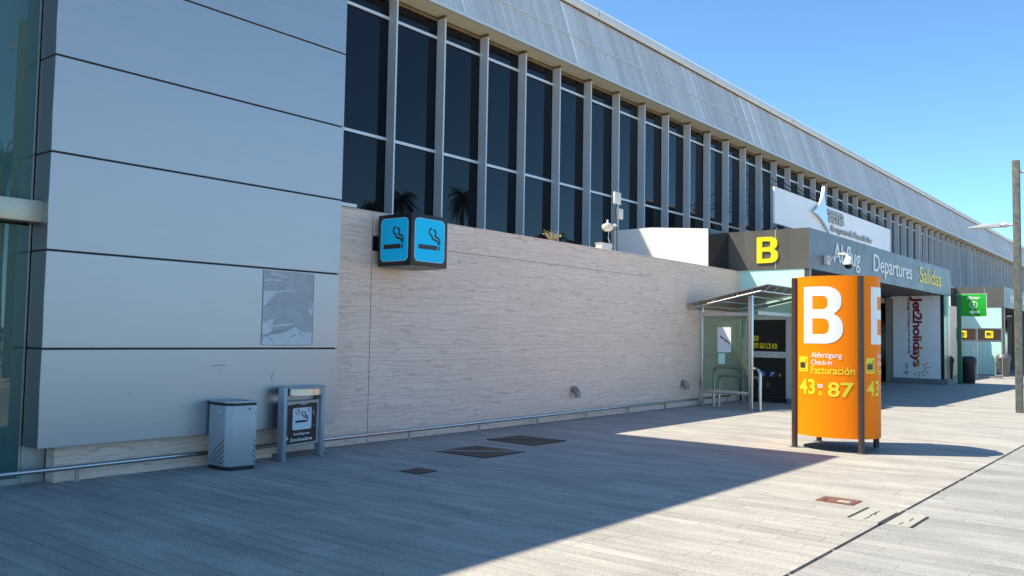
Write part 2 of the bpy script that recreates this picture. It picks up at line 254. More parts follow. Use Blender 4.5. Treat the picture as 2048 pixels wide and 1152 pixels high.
# ------------------------------------------------------------------ mesh helpers
def tag(o, label=None, cat=None, group=None, kind=None):
    for k, v in (('label', label), ('category', cat), ('group', group), ('kind', kind)):
        if v: o[k] = v
    return o
def thing(name, loc, label, cat, group=None):
    o = bpy.data.objects.new(name, None); COL.objects.link(o); o.location = loc; o.empty_display_size = 0.2
    return tag(o, label, cat, group)
class MB:
    def __init__(s): s.bm = bmesh.new()
    def face(s, pts, smooth=False):
        f = s.bm.faces.new([s.bm.verts.new(p) for p in pts]); f.smooth = smooth; return s
    def box(s, x0, x1, y0, y1, z0, z1):
        v = [s.bm.verts.new((x, y, z)) for z in (z0, z1) for x, y in ((x0, y0), (x1, y0), (x1, y1), (x0, y1))]
        for q in ((3, 2, 1, 0), (4, 5, 6, 7), (0, 1, 5, 4), (1, 2, 6, 5), (2, 3, 7, 6), (3, 0, 4, 7)): s.bm.faces.new([v[i] for i in q])
        return s
    def prism(s, poly, vec, smooth=False):
        vec = Vector(vec); a = [s.bm.verts.new(p) for p in poly]; b = [s.bm.verts.new(Vector(p)+vec) for p in poly]; n = len(a)
        s.bm.faces.new(a[::-1]); s.bm.faces.new(b)
        for i in range(n):
            f = s.bm.faces.new([a[i], a[(i+1) % n], b[(i+1) % n], b[i]]); f.smooth = smooth
        return s
    def tube(s, pts, rad, n=10, caps=True, sq=False):
        pts = [Vector(p) for p in pts]; rings = []; prev = None
        for i, p in enumerate(pts):
            t = (pts[min(i+1, len(pts)-1)]-pts[max(i-1, 0)]).normalized()
            if prev is None:
                a = Vector((0, 0, 1)) if abs(t.z) < 0.9 else Vector((1, 0, 0)); nx = t.cross(a).normalized()
            else: nx = (prev - t*prev.dot(t)).normalized()
            prev = nx; ny = t.cross(nx); rd = rad[i] if isinstance(rad, (list, tuple)) else rad
            rings.append([s.bm.verts.new(p + (nx*math.cos(2*math.pi*(k+0.5)/n) + ny*math.sin(2*math.pi*(k+0.5)/n))*rd) for k in range(n)])
        for a, b in zip(rings, rings[1:]):
            for k in range(n):
                f = s.bm.faces.new([a[k], a[(k+1) % n], b[(k+1) % n], b[k]]); f.smooth = n > 4
        if caps: s.bm.faces.new(rings[0][::-1]); s.bm.faces.new(rings[-1])
        return s
    def lathe(s, prof, c, n=20):
        rings = [[s.bm.verts.new((c[0]+r*math.cos(2*math.pi*k/n), c[1]+r*math.sin(2*math.pi*k/n), c[2]+z)) for k in range(n)] for r, z in prof]
        for a, b in zip(rings, rings[1:]):
            for k in range(n):
                f = s.bm.faces.new([a[k], a[(k+1) % n], b[(k+1) % n], b[k]]); f.smooth = True
        s.bm.faces.new(rings[0][::-1]); s.bm.faces.new(rings[-1]); return s
    def build(s, name, m, parent=None, bevel=0.0, seg=2, recalc=True):
        bm = s.bm
        if recalc: bmesh.ops.recalc_face_normals(bm, faces=bm.faces[:])
        if bevel:
            es = [e for e in bm.edges if len(e.link_faces) == 2 and e.calc_face_angle(0) > 0.5]
            bmesh.ops.bevel(bm, geom=es, offset=bevel, segments=seg, affect='EDGES', profile=0.6)
        if parent is not None: bmesh.ops.translate(bm, vec=-Vector(wloc(parent)), verts=bm.verts[:])
        else:
            lo = Vector([min(v.co[i] for v in bm.verts) for i in range(3)]); hi = Vector([max(v.co[i] for v in bm.verts) for i in range(3)])
            org = Vector(((lo.x+hi.x)/2, (lo.y+hi.y)/2, lo.z)); bmesh.ops.translate(bm, vec=-org, verts=bm.verts[:])
        me = bpy.data.meshes.new(name); bm.to_mesh(me); bm.free(); me.set_sharp_from_angle(angle=math.radians(38)); me.materials.append(MT[m] if isinstance(m, str) else m)
        o = bpy.data.objects.new(name, me); COL.objects.link(o)
        if parent is not None: o.parent = parent
        else: o.location = org
        return o
def wloc(o):
    l = Vector(o.location)
    while o.parent: o = o.parent; l += Vector(o.location)
    return l
class Frame:
    """flat drawing frame: origin, u right, v up, n out of the face; optional bend(u) pushes the drawing out along n"""
    def __init__(s, o, u, v, n, bend=None): s.o, s.u, s.v, s.n, s.bend = Vector(o), Vector(u), Vector(v), Vector(n), bend
    def p(s, a, b, c=0.0):
        if s.bend: c += s.bend(a)
        return s.o + s.u*a + s.v*b + s.n*c
FX = lambda x, y, z: Frame((x, y, z), (0, 1, 0), (0, 0, 1), (1, 0, 0))
FY = lambda x, y, z: Frame((x, y, z), (1, 0, 0), (0, 0, 1), (0, -1, 0))
class Flat:
    """polygons drawn in a frame, all of one thickness"""
    def __init__(s, fr, base=0.0, th=0.004): s.bm = bmesh.new(); s.fr, s.base, s.th = fr, base, th
    def poly(s, pts):
        a = [s.bm.verts.new((u, v, s.base)) for u, v in pts]; b = [s.bm.verts.new((u, v, s.base+s.th)) for u, v in pts]; n = len(a)
        s.bm.faces.new(a[::-1]); s.bm.faces.new(b)
        for i in range(n): s.bm.faces.new([a[i], a[(i+1) % n], b[(i+1) % n], b[i]])
        return s
    def rect(s, u0, v0, u1, v1): return s.poly([(u0, v0), (u1, v0), (u1, v1), (u0, v1)])
    def rrect(s, u0, v0, u1, v1, r):
        pts = []
        for cx, cy, a in ((u1-r, v0+r, -90), (u1-r, v1-r, 0), (u0+r, v1-r, 90), (u0+r, v0+r, 180)):
            for k in range(6):
                t = math.radians(a+18*k); pts.append((cx+r*math.cos(t), cy+r*math.sin(t)))
        return s.poly(pts)
    def disc(s, u, v, r, n=18, ry=None):
        return s.poly([(u+r*math.cos(2*math.pi*k/n), v+(ry or r)*math.sin(2*math.pi*k/n)) for k in range(n)])
    def stroke(s, pts, w):
        pts = [Vector(p) for p in pts]; L, R = [], []
        for i, p in enumerate(pts):
            t = (pts[min(i+1, len(pts)-1)]-pts[max(i-1, 0)]).normalized(); nn = Vector((-t.y, t.x))*w/2
            L.append(p+nn); R.append(p-nn)
        for i in range(len(pts)-1): s.poly([R[i], R[i+1], L[i+1], L[i]])
        return s
    def ring(s, u, v, r, w, a0=0, a1=360, n=24): return s.stroke([(u+r*math.cos(math.radians(a0+(a1-a0)*k/n)), v+r*math.sin(math.radians(a0+(a1-a0)*k/n))) for k in range(n+1)], w)
    def text(s, string, u0, v0, u1, v1, bold=0.0, shear=0.0, space=1.0):
        cu = bpy.data.curves.new('t', 'FONT'); cu.body = string; cu.size = 1; cu.offset = bold; cu.shear = shear; cu.space_character = space; cu.resolution_u = 5
        ob = bpy.data.objects.new('t', cu); COL.objects.link(ob); dg = bpy.context.evaluated_depsgraph_get()
        me = bpy.data.meshes.new_from_object(ob.evaluated_get(dg)); COL.objects.unlink(ob); bpy.data.objects.remove(ob); bpy.data.curves.remove(cu)
        xs = [v.co.x for v in me.vertices]; ys = [v.co.y for v in me.vertices]
        x0, x1, y0, y1 = min(xs), max(xs), min(ys), max(ys)
        t = bmesh.new(); t.from_mesh(me); bpy.data.meshes.remove(me)
        for v in t.verts: v.co = Vector((u0+(v.co.x-x0)/(x1-x0)*(u1-u0), v0+(v.co.y-y0)/(y1-y0)*(v1-v0), s.base+s.th))
        if s.fr.bend:
            k = u0 + 0.05
            while k < u1:
                bmesh.ops.bisect_plane(t, geom=t.verts[:]+t.edges[:]+t.faces[:], plane_co=(k, 0, 0), plane_no=(1, 0, 0)); k += 0.05
        if s.th > 0.008:
            g = bmesh.ops.extrude_face_region(t, geom=t.faces[:]); vs = [e for e in g['geom'] if isinstance(e, bmesh.types.BMVert)]
            bmesh.ops.translate(t, vec=(0, 0, -s.th), verts=vs)
        mp = {v: s.bm.verts.new(v.co) for v in t.verts}
        for f in t.faces: s.bm.faces.new([mp[v] for v in f.verts])
        t.free(); return s
    def big_b(s, u0, v0, u1, v1):
        def arc(x0, yb, yt, xr, e, n=14):   # right-hand bowl from (x0,yb) round to (x0,yt)
            out = []
            for k in range(n+1):
                t = math.radians(-90+180*k/n); c, q = math.cos(t), math.sin(t)
                out.append((x0+(xr-x0)*abs(c)**e, (yb+yt)/2+(yt-yb)/2*math.copysign(abs(q)**e, q)))
            return out
        outer = [(0, 0)]+arc(0.55, 0.0, 0.545, 1.0, 0.85)[:-1]+arc(0.55, 0.495, 1.0, 0.968, 0.85)[1:]+[(0, 1)]
        lo = [p for p in outer if p[1] <= 0.52 or p[0] < 0.01]; outer = [(0, 0)]+[p for p in arc(0.55, 0.0, 0.545, 1.0, 0.85) if not (p[1] > 0.5 and p[0] < 0.80)]+[(0.795, 0.52)]+[p for p in arc(0.55, 0.495, 1.0, 0.968, 0.85) if not (p[1] < 0.55 and p[0] < 0.80)]+[(0, 1)]
        holes = [[(0.254, 0.164)]+arc(0.50, 0.164, 0.44, 0.685, 0.75)+[(0.254, 0.44)], [(0.254, 0.60)]+arc(0.50, 0.60, 0.836, 0.652, 0.75)+[(0.254, 0.836)]]
        cu = bpy.data.curves.new('t', 'CURVE'); cu.dimensions = '2D'; cu.fill_mode = 'BOTH'
        for pl_ in [outer]+holes:
            sp = cu.splines.new('POLY'); sp.points.add(len(pl_)-1); sp.use_cyclic_u = True
            for pt, (x, y) in zip(sp.points, pl_): pt.co = (u0+(u1-u0)*x, v0+(v1-v0)*y, 0, 1)
        ob = bpy.data.objects.new('t', cu); COL.objects.link(ob); dg = bpy.context.evaluated_depsgraph_get()
        me = bpy.data.meshes.new_from_object(ob.evaluated_get(dg)); COL.objects.unlink(ob); bpy.data.objects.remove(ob); bpy.data.curves.remove(cu)
        t = bmesh.new(); t.from_mesh(me); bpy.data.meshes.remove(me)
        bmesh.ops.remove_doubles(t, verts=t.verts[:], dist=1e-5)
        for v in t.verts: v.co.z = s.base+s.th
        if s.fr.bend:
            k = u0 + 0.05
            while k < u1:
                bmesh.ops.bisect_plane(t, geom=t.verts[:]+t.edges[:]+t.faces[:], plane_co=(k, 0, 0), plane_no=(1, 0, 0)); k += 0.05
        g = bmesh.ops.extrude_face_region(t, geom=t.faces[:]); vs = [e for e in g['geom'] if isinstance(e, bmesh.types.BMVert)]
        bmesh.ops.translate(t, vec=(0, 0, -s.th), verts=vs)
        mp = {v: s.bm.verts.new(v.co) for v in t.verts}
        for f in t.faces: s.bm.faces.new([mp[v] for v in f.verts])
        t.free(); return s
    def build(s, name, m, parent, bend_cut=False):
        if s.fr.bend and bend_cut:
            us = [v.co.x for v in s.bm.verts]; k = min(us)+0.05
            while k < max(us):
                bmesh.ops.bisect_plane(s.bm, geom=s.bm.verts[:]+s.bm.edges[:]+s.bm.faces[:], plane_co=(k, 0, 0), plane_no=(1, 0, 0)); k += 0.05
        for v in s.bm.verts: v.co = s.fr.p(*v.co)
        mb = MB(); mb.bm.free(); mb.bm = s.bm
        return mb.build(name, m, parent)
def smoke_curve(f, U, V, w):
    """cigarette pictogram; U,V map 0..1 plate coordinates to the frame"""
    P = lambda pts: [(U((x-258)/472), V((905-y)/670)) for x, y in pts]
    def rc(x0, y0, x1, y1): f.poly(P([(x0, y1), (x1, y1), (x1, y0), (x0, y0)]))
    rc(310, 640, 612, 712); rc(622, 640, 634, 712); rc(645, 640, 660, 712)
    f.stroke(P([(628, 618), (627, 588), (612, 562), (585, 549), (552, 544), (532, 528), (526, 505), (524, 490), (505, 478), (486, 455), (479, 428), (484, 400), (500, 378), (522, 366)]), w)
    f.stroke(P([(655, 618), (654, 570), (645, 532), (622, 505), (596, 496), (574, 492), (576, 472), (586, 452), (586, 425), (575, 400), (556, 388), (544, 386)]), w)

# ================================================================== SETTING: ground
def sheet(name, x0, x1, y0, y1, z, m):
    o = MB().face([(x0, y0, z), (x1, y0, z), (x1, y1, z), (x0, y1, z)]).build(name, m, recalc=False); tag(o, kind='structure'); return o
sheet('ground', -700, 700, -700, 1200, -0.16, 'dryground')
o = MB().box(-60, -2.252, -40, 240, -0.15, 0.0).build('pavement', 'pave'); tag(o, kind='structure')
o = MB().box(-2.218, 5.2, -40, 240, -0.15, 0.0).build('pavement', 'pave2'); tag(o, kind='structure')
o = MB().box(5.2, 5.42, -40, 240, -0.15, 0.004).build('kerb', 'kerb'); tag(o, kind='structure')
sheet('road', 5.42, 15.0, -40, 240, -0.13, 'concrete')
o = MB().box(15.0, 40, -40, 240, -0.15, 0.0).build('far_pavement', 'concrete'); tag(o, kind='structure')
# slot drain between the two pavements
dr = thing('slot_drain', (-2.235, 6, 0), 'long dark slot drain running through the sunlit paving', 'drain')
m = MB(); m.box(-2.2515, -2.2185, -40, 240, -0.149, -0.03); m.build('channel', 'slot', dr)
random.seed(3); y = 5.0
while y < 30:
    y += random.choice((0.33, 0.42, 0.9, 1.4)); MB().box(-2.2515, -2.2185, y, y+0.012, -0.02, -0.004).build('spacer', 'slab', dr)

# ================================================================== LEFT: steel-clad block with glass entrance
blk = thing('steel_clad_block', (-9.3, 5.6, 0), 'tall grey block clad in wide brushed metal panels at the left', 'building')
Zs = [0.382, 1.38, 2.378, 3.385, 4.385, 5.395, 6.395, 7.395, 8.395, 9.2]
for i in range(9):
    MB().box(-9.40, -9.05, 3.715, 7.485, Zs[i]+(0.009 if i else 0), Zs[i+1]-0.009).build('steel_panel', 'panel', blk, bevel=0.004, seg=1)
pl0 = [o for o in blk.children if o.name.startswith('steel_panel')][0]
for pts_, w_ in (([(5.62, 1.17), (5.72, 1.185), (5.80, 1.18)], 0.010), ([(5.66, 1.13), (5.74, 1.135)], 0.006), ([(6.45, 0.98), (6.455, 1.04), (6.47, 1.08)], 0.012), ([(4.62, 0.93), (4.66, 0.86)], 0.006), ([(5.35, 0.47), (5.37, 0.41)], 0.008), ([(4.9, 0.55), (5.2, 0.56)], 0.003)):
    Flat(FX(-9.05, 0, 0), 0.0004, 0.0008).stroke(pts_, w_).build('scuff_mark', 'scuff', pl0)
MB().box(-14, -9.41, 3.80, 7.45, 0.45, 9.2).build('joint_backing', 'joint', blk)
MB().box(-9.41, -9.075, 3.735, 7.46, 0.40, 9.2).build('joint_filler', 'joint', blk)
MB().box(-9.44, -9.235, 3.965, 6.62, 0.0, 0.379).build('plinth', 'trav', blk)
MB().box(-9.47, -9.43, 3.72, 3.95, 0.0, 0.379).build('jamb', 'steel_dull', blk)
MB().box(-26, -9.05, -16, 8.25, 9.2, 9.3).build('roof', 'roof', blk)  # unseen top, overhang shaped so its cast shadow ends in place
# entrance glass to the left
ent = thing('glass_entrance', (-9.5, -2, 0), 'dark green glass entrance wall at the far left edge', 'glass wall')
for k in range(5):
    y1 = 3.69-k*2.4
    MB().box(-9.46, -9.42, y1-2.39, y1, 0.06, 2.64).build('glass_pane', 'eglass', ent)
    MB().box(-9.46, -9.42, y1-2.39, y1, 2.92, 9.2).build('glass_pane', 'eglass', ent)
MB().box(-9.47, -9.425, 3.692, 3.713, 0, 9.2).build('edge_mullion', 'steel_dull', ent)
MB().box(-9.47, -9.40, -8.5, 3.69, 0, 0.06).build('sill', 'steel_dull', ent)
MB().box(-9.42, -9.20, -8.5, 3.735, 2.665, 2.885).build('canopy_band', 'bandsteel', ent, bevel=0.006)
MB().box(-16, -9.6, -8.6, 3.69, 0.0, 9.2).build('interior_wall', 'soffit', ent)

# torn poster on the second panel row
tp = thing('torn_poster', (-9.05, 6.67, 1.42), 'torn remains of a grey poster stuck on the metal panels above the bins', 'poster')
F = FX(-9.05, 6.28, 1.425); w_, h_ = 0.775, 0.945
Flat(F, 0.0, 0.002).rect(0, 0, w_, 0.93).build('glue_area', 'torn_bg', tp)
Flat(F, 0.002, 0.0025).poly([(0.0, 0.0), (0.76, 0.0), (0.76, 0.16), (0.62, 0.165), (0.5, 0.225), (0.36, 0.17), (0.12, 0.13), (0.1, 0.10), (0.02, 0.10)]).build('torn_film', 'torn_paper', tp)
Flat(F, 0.002, 0.0025).poly([(0.005, 0.13), (0.11, 0.14), (0.16, 0.20), (0.165, 0.33), (0.10, 0.31), (0.005, 0.27)]).build('torn_film', 'torn_paper', tp)
Flat(F, 0.002, 0.0025).poly([(0.165, 0.20), (0.46, 0.255), (0.46, 0.275), (0.30, 0.262), (0.165, 0.235)]).build('torn_film', 'torn_paper', tp)
Flat(F, 0.002, 0.0025).poly([(0.01, 0.46), (0.10, 0.56), (0.19, 0.65), (0.22, 0.68), (0.01, 0.665)]).build('torn_film', 'torn_paper', tp)
Flat(F, 0.002, 0.0025).stroke([(0.20, 0.665), (0.34, 0.685), (0.48, 0.687)], 0.014).build('torn_film', 'torn_paper', tp)
Flat(F, 0.002, 0.0025).stroke([(0.01, 0.80), (0.12, 0.81), (0.25, 0.815)], 0.015).build('torn_film', 'torn_paper', tp)
Flat(F, 0.002, 0.0025).stroke([(0.10, 0.90), (0.20, 0.88), (0.36, 0.855)], 0.016).build('torn_film', 'torn_paper', tp)
Flat(F, 0.002, 0.0025).poly([(0.69, 0.44), (0.765, 0.37), (0.765, 0.45), (0.70, 0.47)]).build('torn_film', 'torn_paper', tp)
Flat(F, 0.002, 0.0025).poly([(0.745, 0.47), (0.77, 0.46), (0.77, 0.55), (0.755, 0.54)]).build('torn_film', 'torn_paper', tp)
f = Flat(F, 0.0045, 0.0012)
for a, b in (((0.12, 0.155), (0.34, 0.19)), ((0.13, 0.205), (0.33, 0.235)), ((0.42, 0.10), (0.52, 0.13)), ((0.55, 0.16), (0.62, 0.115)), ((0.12, 0.09), (0.18, 0.03)), ((0.1, 0.128), (0.36, 0.168))): f.stroke([a, b], 0.008)
random.seed(5)
for k in range(55): f.disc(random.uniform(0.03, 0.74), random.uniform(0.30, 0.9), random.uniform(0.003, 0.006), 6)
f.rect(0, -0.004, 0.775, 0.002); f.rect(-0.003, 0, 0.002, 0.93); f.rect(0.773, 0, 0.778, 0.9)
f.build('crease', 'dot', tp)

# ================================================================== STONE WALL
wal = thing('stone_wall', (-9.6, 14, 0), 'long low wall of beige veined travertine tiles in the shade', 'wall')
MB().box(-9.75, -9.45, 6.6, 21.19, 0, 3.36).build('tiled_face', 'trav', wal)
MB().box(-9.78, -9.447, 7.49, 21.18, 3.362, 3.382).build('coping', 'trav', wal, bevel=0.004, seg=1)
MB().box(-9.452, -9.4475, 8.400, 8.406, 0.0, 3.36).build('expansion_joint', 'joint', wal)
MB().box(-9.449, -9.428, 6.63, 21.1, 0.0006, 0.004).build('foot_strip', 'joint', wal)  # thin dark strip along the line where wall meets paving
m = MB(); zz = 2.93
m.box(-9.452, -9.4478, 8.45, 16.5, zz, zz+0.006); m.build('bed_joint', 'joint', wal)
MB().box(-9.44, -9.40, 7.50, 8.05, 3.386, 3.43).build('coping_end', 'white', wal)

# low tube rail in front of the wall
rail = thing('wheel_stop_rail', (-9.25, 10, 0), 'low stainless steel tube rail along the foot of the wall', 'rail')
RX = lambda y: -9.12 - (min(max(y, 3), 17)-4.1)*0.024
MB().tube([(-9.03, -4, 0.155)]+[(RX(y), y, 0.155) for y in (2, 4, 6, 8, 10, 12, 14, 16, 18, 20.6)], 0.026, 12).build('tube', 'steel', rail)
for k in range(-2, 11):
    y = 4.148+k*1.632
    m = MB(); m.tube([(RX(y)-0.0, y, 0.006), (RX(y)-0.0, y, 0.135)], 0.02, 10); m.build('post', 'steel_dull', rail)
    MB().lathe([(0.048, 0.0), (0.048, 0.008), (0.02, 0.012)], (RX(y), y, 0.001), 16).build('base_plate', 'steel', rail)
# water spouts
for y, z, lb in ((13.58, 0.55, 'metal drain elbow low on the stone wall, the nearer one'), (18.02, 0.535, 'metal drain elbow low on the stone wall beside the shelter')):
    t = thing('drain_spout', (-9.45, y, z), lb, 'drain pipe', 'drain elbows on the stone wall')
    m = MB(); m.tube([(-9.46, y, z+0.03), (-9.40, y, z+0.03), (-9.36, y, z+0.012), (-9.335, y, z-0.03), (-9.325, y, z-0.08), (-9.325, y, z-0.125)], 0.062, 16, caps=False); m.build('elbow', 'pipe', t)
    MB().tube([(-9.325, y, z-0.10), (-9.325, y, z-0.101)], 0.058, 14).build('opening', 'black', t)
    MB().lathe([(0.0635, 0), (0.0635, 0.004)], (0, 0, 0), 4).bm.free()

# ================================================================== TERMINAL (upper storey behind)
ter = thing('terminal_building', (-16.2, 60, 0), 'long airport terminal with dark windows between upright metal fins under a corrugated band', 'building')
F0, G0, YE = -16.2, -16.515, 150.0
MB().box(-60, -16.62, 5, YE, 0, 10.38).build('wall', 'dkside', ter)
MB().box(-60, -16.75, 5, YE, 10.5, 13.0).build('roof', 'roof', ter)
MB().box(-16.9, -9.76, 7.52, YE, 3.1, 3.3).build('terrace', 'concrete', ter)
fy = [15.10+1.823*i for i in range(-1, 30)]
fy += [68.6+1.85*i for i in range(0, 10)]
fy += [86.4+1.85*i for i in range(0, 34)]
fy = sorted(fy); fy = [y for i, y in enumerate(fy) if i == 0 or y-fy[i-1] > 0.35]
for y in fy:
    MB().box(G0+0.012, F0, y-0.052, y, 3.3, 10.372).build('fin', 'fin', ter)
    MB().box(F0-0.30, F0+0.006, y-0.055, y+0.004, 10.372, 10.45).build('fin_cap', 'brown', ter)
fy2 = [13.277-1.823*3]+fy
for a, b in zip(fy2, fy2[1:]):
    if b-a < 0.7: a2, b2 = a, b
    tl, tv = random.uniform(-0.007, 0.007), random.uniform(-0.006, 0.006); y0_, y1_ = a+0.002, b-0.054
    w = MB().prism([(G0-0.012-tl-tv, y0_, 3.45), (G0-0.012+tl-tv, y1_, 3.45), (G0-0.012+tl+tv, y1_, 10.33), (G0-0.012-tl+tv, y0_, 10.33)], (-0.02, 0, 0)).build('window', 'dglass', ter)
    for z in (6.605, 9.815): MB().box(G0+0.002, G0+0.05, a+0.002, b-0.054, z, z+0.075).build('transom', 'transom', w)
MB().box(G0-0.05, G0+0.03, 5, YE, 10.332, 10.40).build('head_beam', 'brown', ter)
MB().box(-16.55, -15.87, 5, YE, 10.46, 10.50).build('soffit', 'cream', ter)
MB().prism([(-15.865, 5, 10.44), (-15.80, 5, 10.44), (-15.80, 5, 10.50), (-15.83, 5, 10.56), (-15.865, 5, 10.56)], (0, YE-5, 0)).build('fascia_lip', 'lip', ter)
SLOPE = -0.33
def fasc(z, off=0.0): return -15.86+SLOPE*(z-10.45)+off
def corrug(z0, z1, pitch=0.19, d=0.04):
    m = MB(); y = 5.0; prof = []
    while y < YE:
        prof += [(y, 0), (y+pitch*0.55, 0), (y+pitch*0.68, d), (y+pitch*0.87, d)]; y += pitch
    lo = [m.bm.verts.new((fasc(z0, c), yy, z0)) for yy, c in prof]; hi = [m.bm.verts.new((fasc(z1, c), yy, z1)) for yy, c in prof]
    for i in range(len(lo)-1): m.bm.faces.new([lo[i], lo[i+1], hi[i+1], hi[i]])
    return m.build('corrugated_band', 'fascia', ter, recalc=False)
corrug(10.54, 11.62); corrug(11.66, 12.97)
m = MB(); m.prism([(fasc(11.61, -0.05), 5, 11.61), (fasc(11.61, 0.06), 5, 11.61), (fasc(11.68, 0.06), 5, 11.68), (fasc(11.68, -0.05), 5, 11.68)], (0, YE-5, 0)); m.build('mid_rail', 'lip', ter)
m = MB(); m.prism([(-16.85, 5, 12.985), (-16.56, 5, 12.94), (-16.52, 5, 13.0), (-16.55, 5, 13.16), (-16.62, 5, 13.30), (-16.74, 5, 13.40), (-17.3, 5, 13.44), (-17.3, 5, 12.985)], (0, YE-5, 0)); m.build('gutter', 'gutter', ter)
m = MB(); prof = []; y = 5.0
while y < YE: prof += [(y, 12.955), (y+0.085, 12.955), (y+0.085, 12.895), (y+0.19, 12.895)]; y += 0.19
lo = [m.bm.verts.new((-16.60, yy, zz)) for yy, zz in prof]; hi = [m.bm.verts.new((-16.74, yy, zz+0.02)) for yy, zz in prof]
for i in range(len(lo)-1): m.bm.faces.new([lo[i], lo[i+1], hi[i+1], hi[i]])
top = [m.bm.verts.new((-16.60, yy, 12.97)) for yy, zz in prof]
for i in range(len(lo)-1):
    if prof[i][0] != prof[i+1][0]: m.bm.faces.new([lo[i], lo[i+1], top[i+1], top[i]])
m.build('gutter_teeth', 'brown', ter, recalc=False)
for k in range(14):
    y = 6.5+k*9.3; MB().box(-16.56, -16.512, y, y+0.02, 13.0, 13.27).build('gutter_joint', 'steel_dull', ter)

# ================================================================== PORTALS
def lettering(fr_x, y0, root, dy):
    """fascia words at their measured place on the first portal, dy further along"""
    for s, a, b, z0, z1, mm in (('Abflug', 22.93, 25.18, 3.525, 4.21, 'textwhite'), ('Departures', 26.48, 30.79, 3.525, 4.20, 'textwhite'), ('Salidas', 31.79, 34.88, 3.665, 4.22, 'textyellow')):
        f = Flat(FX(fr_x, 0, 0), 0.001, 0.02); f.text(s, a+dy, z0, b+dy, z1, bold=0.004); f.build('lettering', mm, root)
def portal(y0, y1, label, first=False):
    r = thing('entrance_portal', (-8.6, y0, 0), label, 'entrance portal', 'entrance portals along the terminal')
    xo, xi = -7.6, -13.2
    MB().box(-9.9, xo-0.012, y0+0.012, y1, 3.40, 4.40).build('canopy_box', 'soffit', r)
    MB().box(xo-0.012, xo, y0, y1, 3.39, 4.415).build('front_fascia', 'blue_metal', r)
    MB().box(-9.745, xo-0.012, y0, y0+0.012, 3.39, 4.415).build('side_fascia', 'dkmetal', r)
    m = MB(); m.box(-8.472, -8.462, y0-0.003, y0, 3.40, 4.41); m.build('panel_seam', 'lip', r)
    for k in range(1, 4): MB().box(xo, xo+0.0015, y0+k*3.8, y0+k*3.8+0.008, 3.40, 4.41).build('panel_seam', 'joint', r)
    # white parapet box with its dark end
    MB().prism([(-12.60, y0-1.16, 3.05), (-9.775, y0-1.16, 3.05), (-9.775, y0-1.16, 4.40), (-11.42, y0-1.16, 4.535), (-12.60, y0-1.16, 4.53)], (0, 0.03, 0)).build('parapet_front', 'white', r)
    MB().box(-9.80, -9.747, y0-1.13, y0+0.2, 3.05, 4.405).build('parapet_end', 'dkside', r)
    MB().box(-12.60, -9.80, y0-1.13, y0+0.1, 3.05, 4.38).build('parapet_body', 'white', r)
    MB().box(-13.4, -9.9, y0+0.1, y1, 3.3, 4.38).build('roof_slab', 'stonegrey', r)
    # teal glass return
    MB().box(-9.45, -7.73, y0+0.016, y0+0.05, 2.19, 3.388).build('teal_glass', 'teal', r)
    MB().box(-7.728, -7.605, y0+0.02, y0+0.16, 0.0, 3.388).build('corner_column', 'pillar', r)
    # entry recess
    MB().box(-11.2, -11.0, y0+0.3, y1-1.0, 0, 3.4).build('back_wall', 'dkside', r)
    for k in range(6): MB().box(-11.0, -10.94, y0+1+k*2.2, y0+1.08+k*2.2, 0, 3.35).build('door_mullion', 'steel_dull', r)
    # end pier
    py = y1-0.96
    MB().box(-9.46, -7.62, py, y1-0.02, 0.2, 3.385).build('pier', 'steel', r)
    MB().box(-9.5, -7.5, py-0.06, y1+0.02, 0.0, 0.2).build('pier_base', 'stonegrey', r)
    MB().box(-9.72, -9.47, py-0.02, y1, 0, 3.3).build('stone_column', 'beige', r)
    MB().box(-13.2, -11.0, y1-0.2, y1, 0, 3.3).build('stone_column', 'beige', r)
    return r
p1 = portal(21.16, 36.46, 'dark entrance portal with a yellow letter B and white Abflug Departures lettering', True)
lettering(-7.6, 0, p1, 0)
f = Flat(FY(0, 21.16, 0), 0.002, 0.03); f.big_b(-8.955, 3.562, -8.39, 4.235); f.build('letter', 'yellow', p1)
p2 = portal(48.07, 63.4, 'second dark entrance portal farther along, partly behind the grey lamp post')
lettering(-7.6, 0, p2, 26.6)
p3 = portal(75.0, 90.3, 'third dark entrance portal, farthest, just right of the grey lamp post')
lettering(-7.6, 0, p3, 53.8)
for pp, yy, xs in ((p2, 48.07, (-9.45, -8.6, -7.73)), (p3, 75.0, (-9.45, -8.6, -7.73))):
    for a, b in zip(xs, xs[1:]): MB().box(a, b-0.012, yy+0.055, yy+0.085, 0.05, 2.186).build('teal_glass', 'teal', pp)
for y0, y1, lb in ((36.5, 48.1, 'beige stone wall between the first and second portals'), (63.5, 75.0, 'beige stone wall between the second and third portals')):
    tag(MB().box(-9.75, -9.45, y0, y1, 0, 3.38).build('stone_wall', 'trav'), lb, 'wall', 'stone walls between the portals')

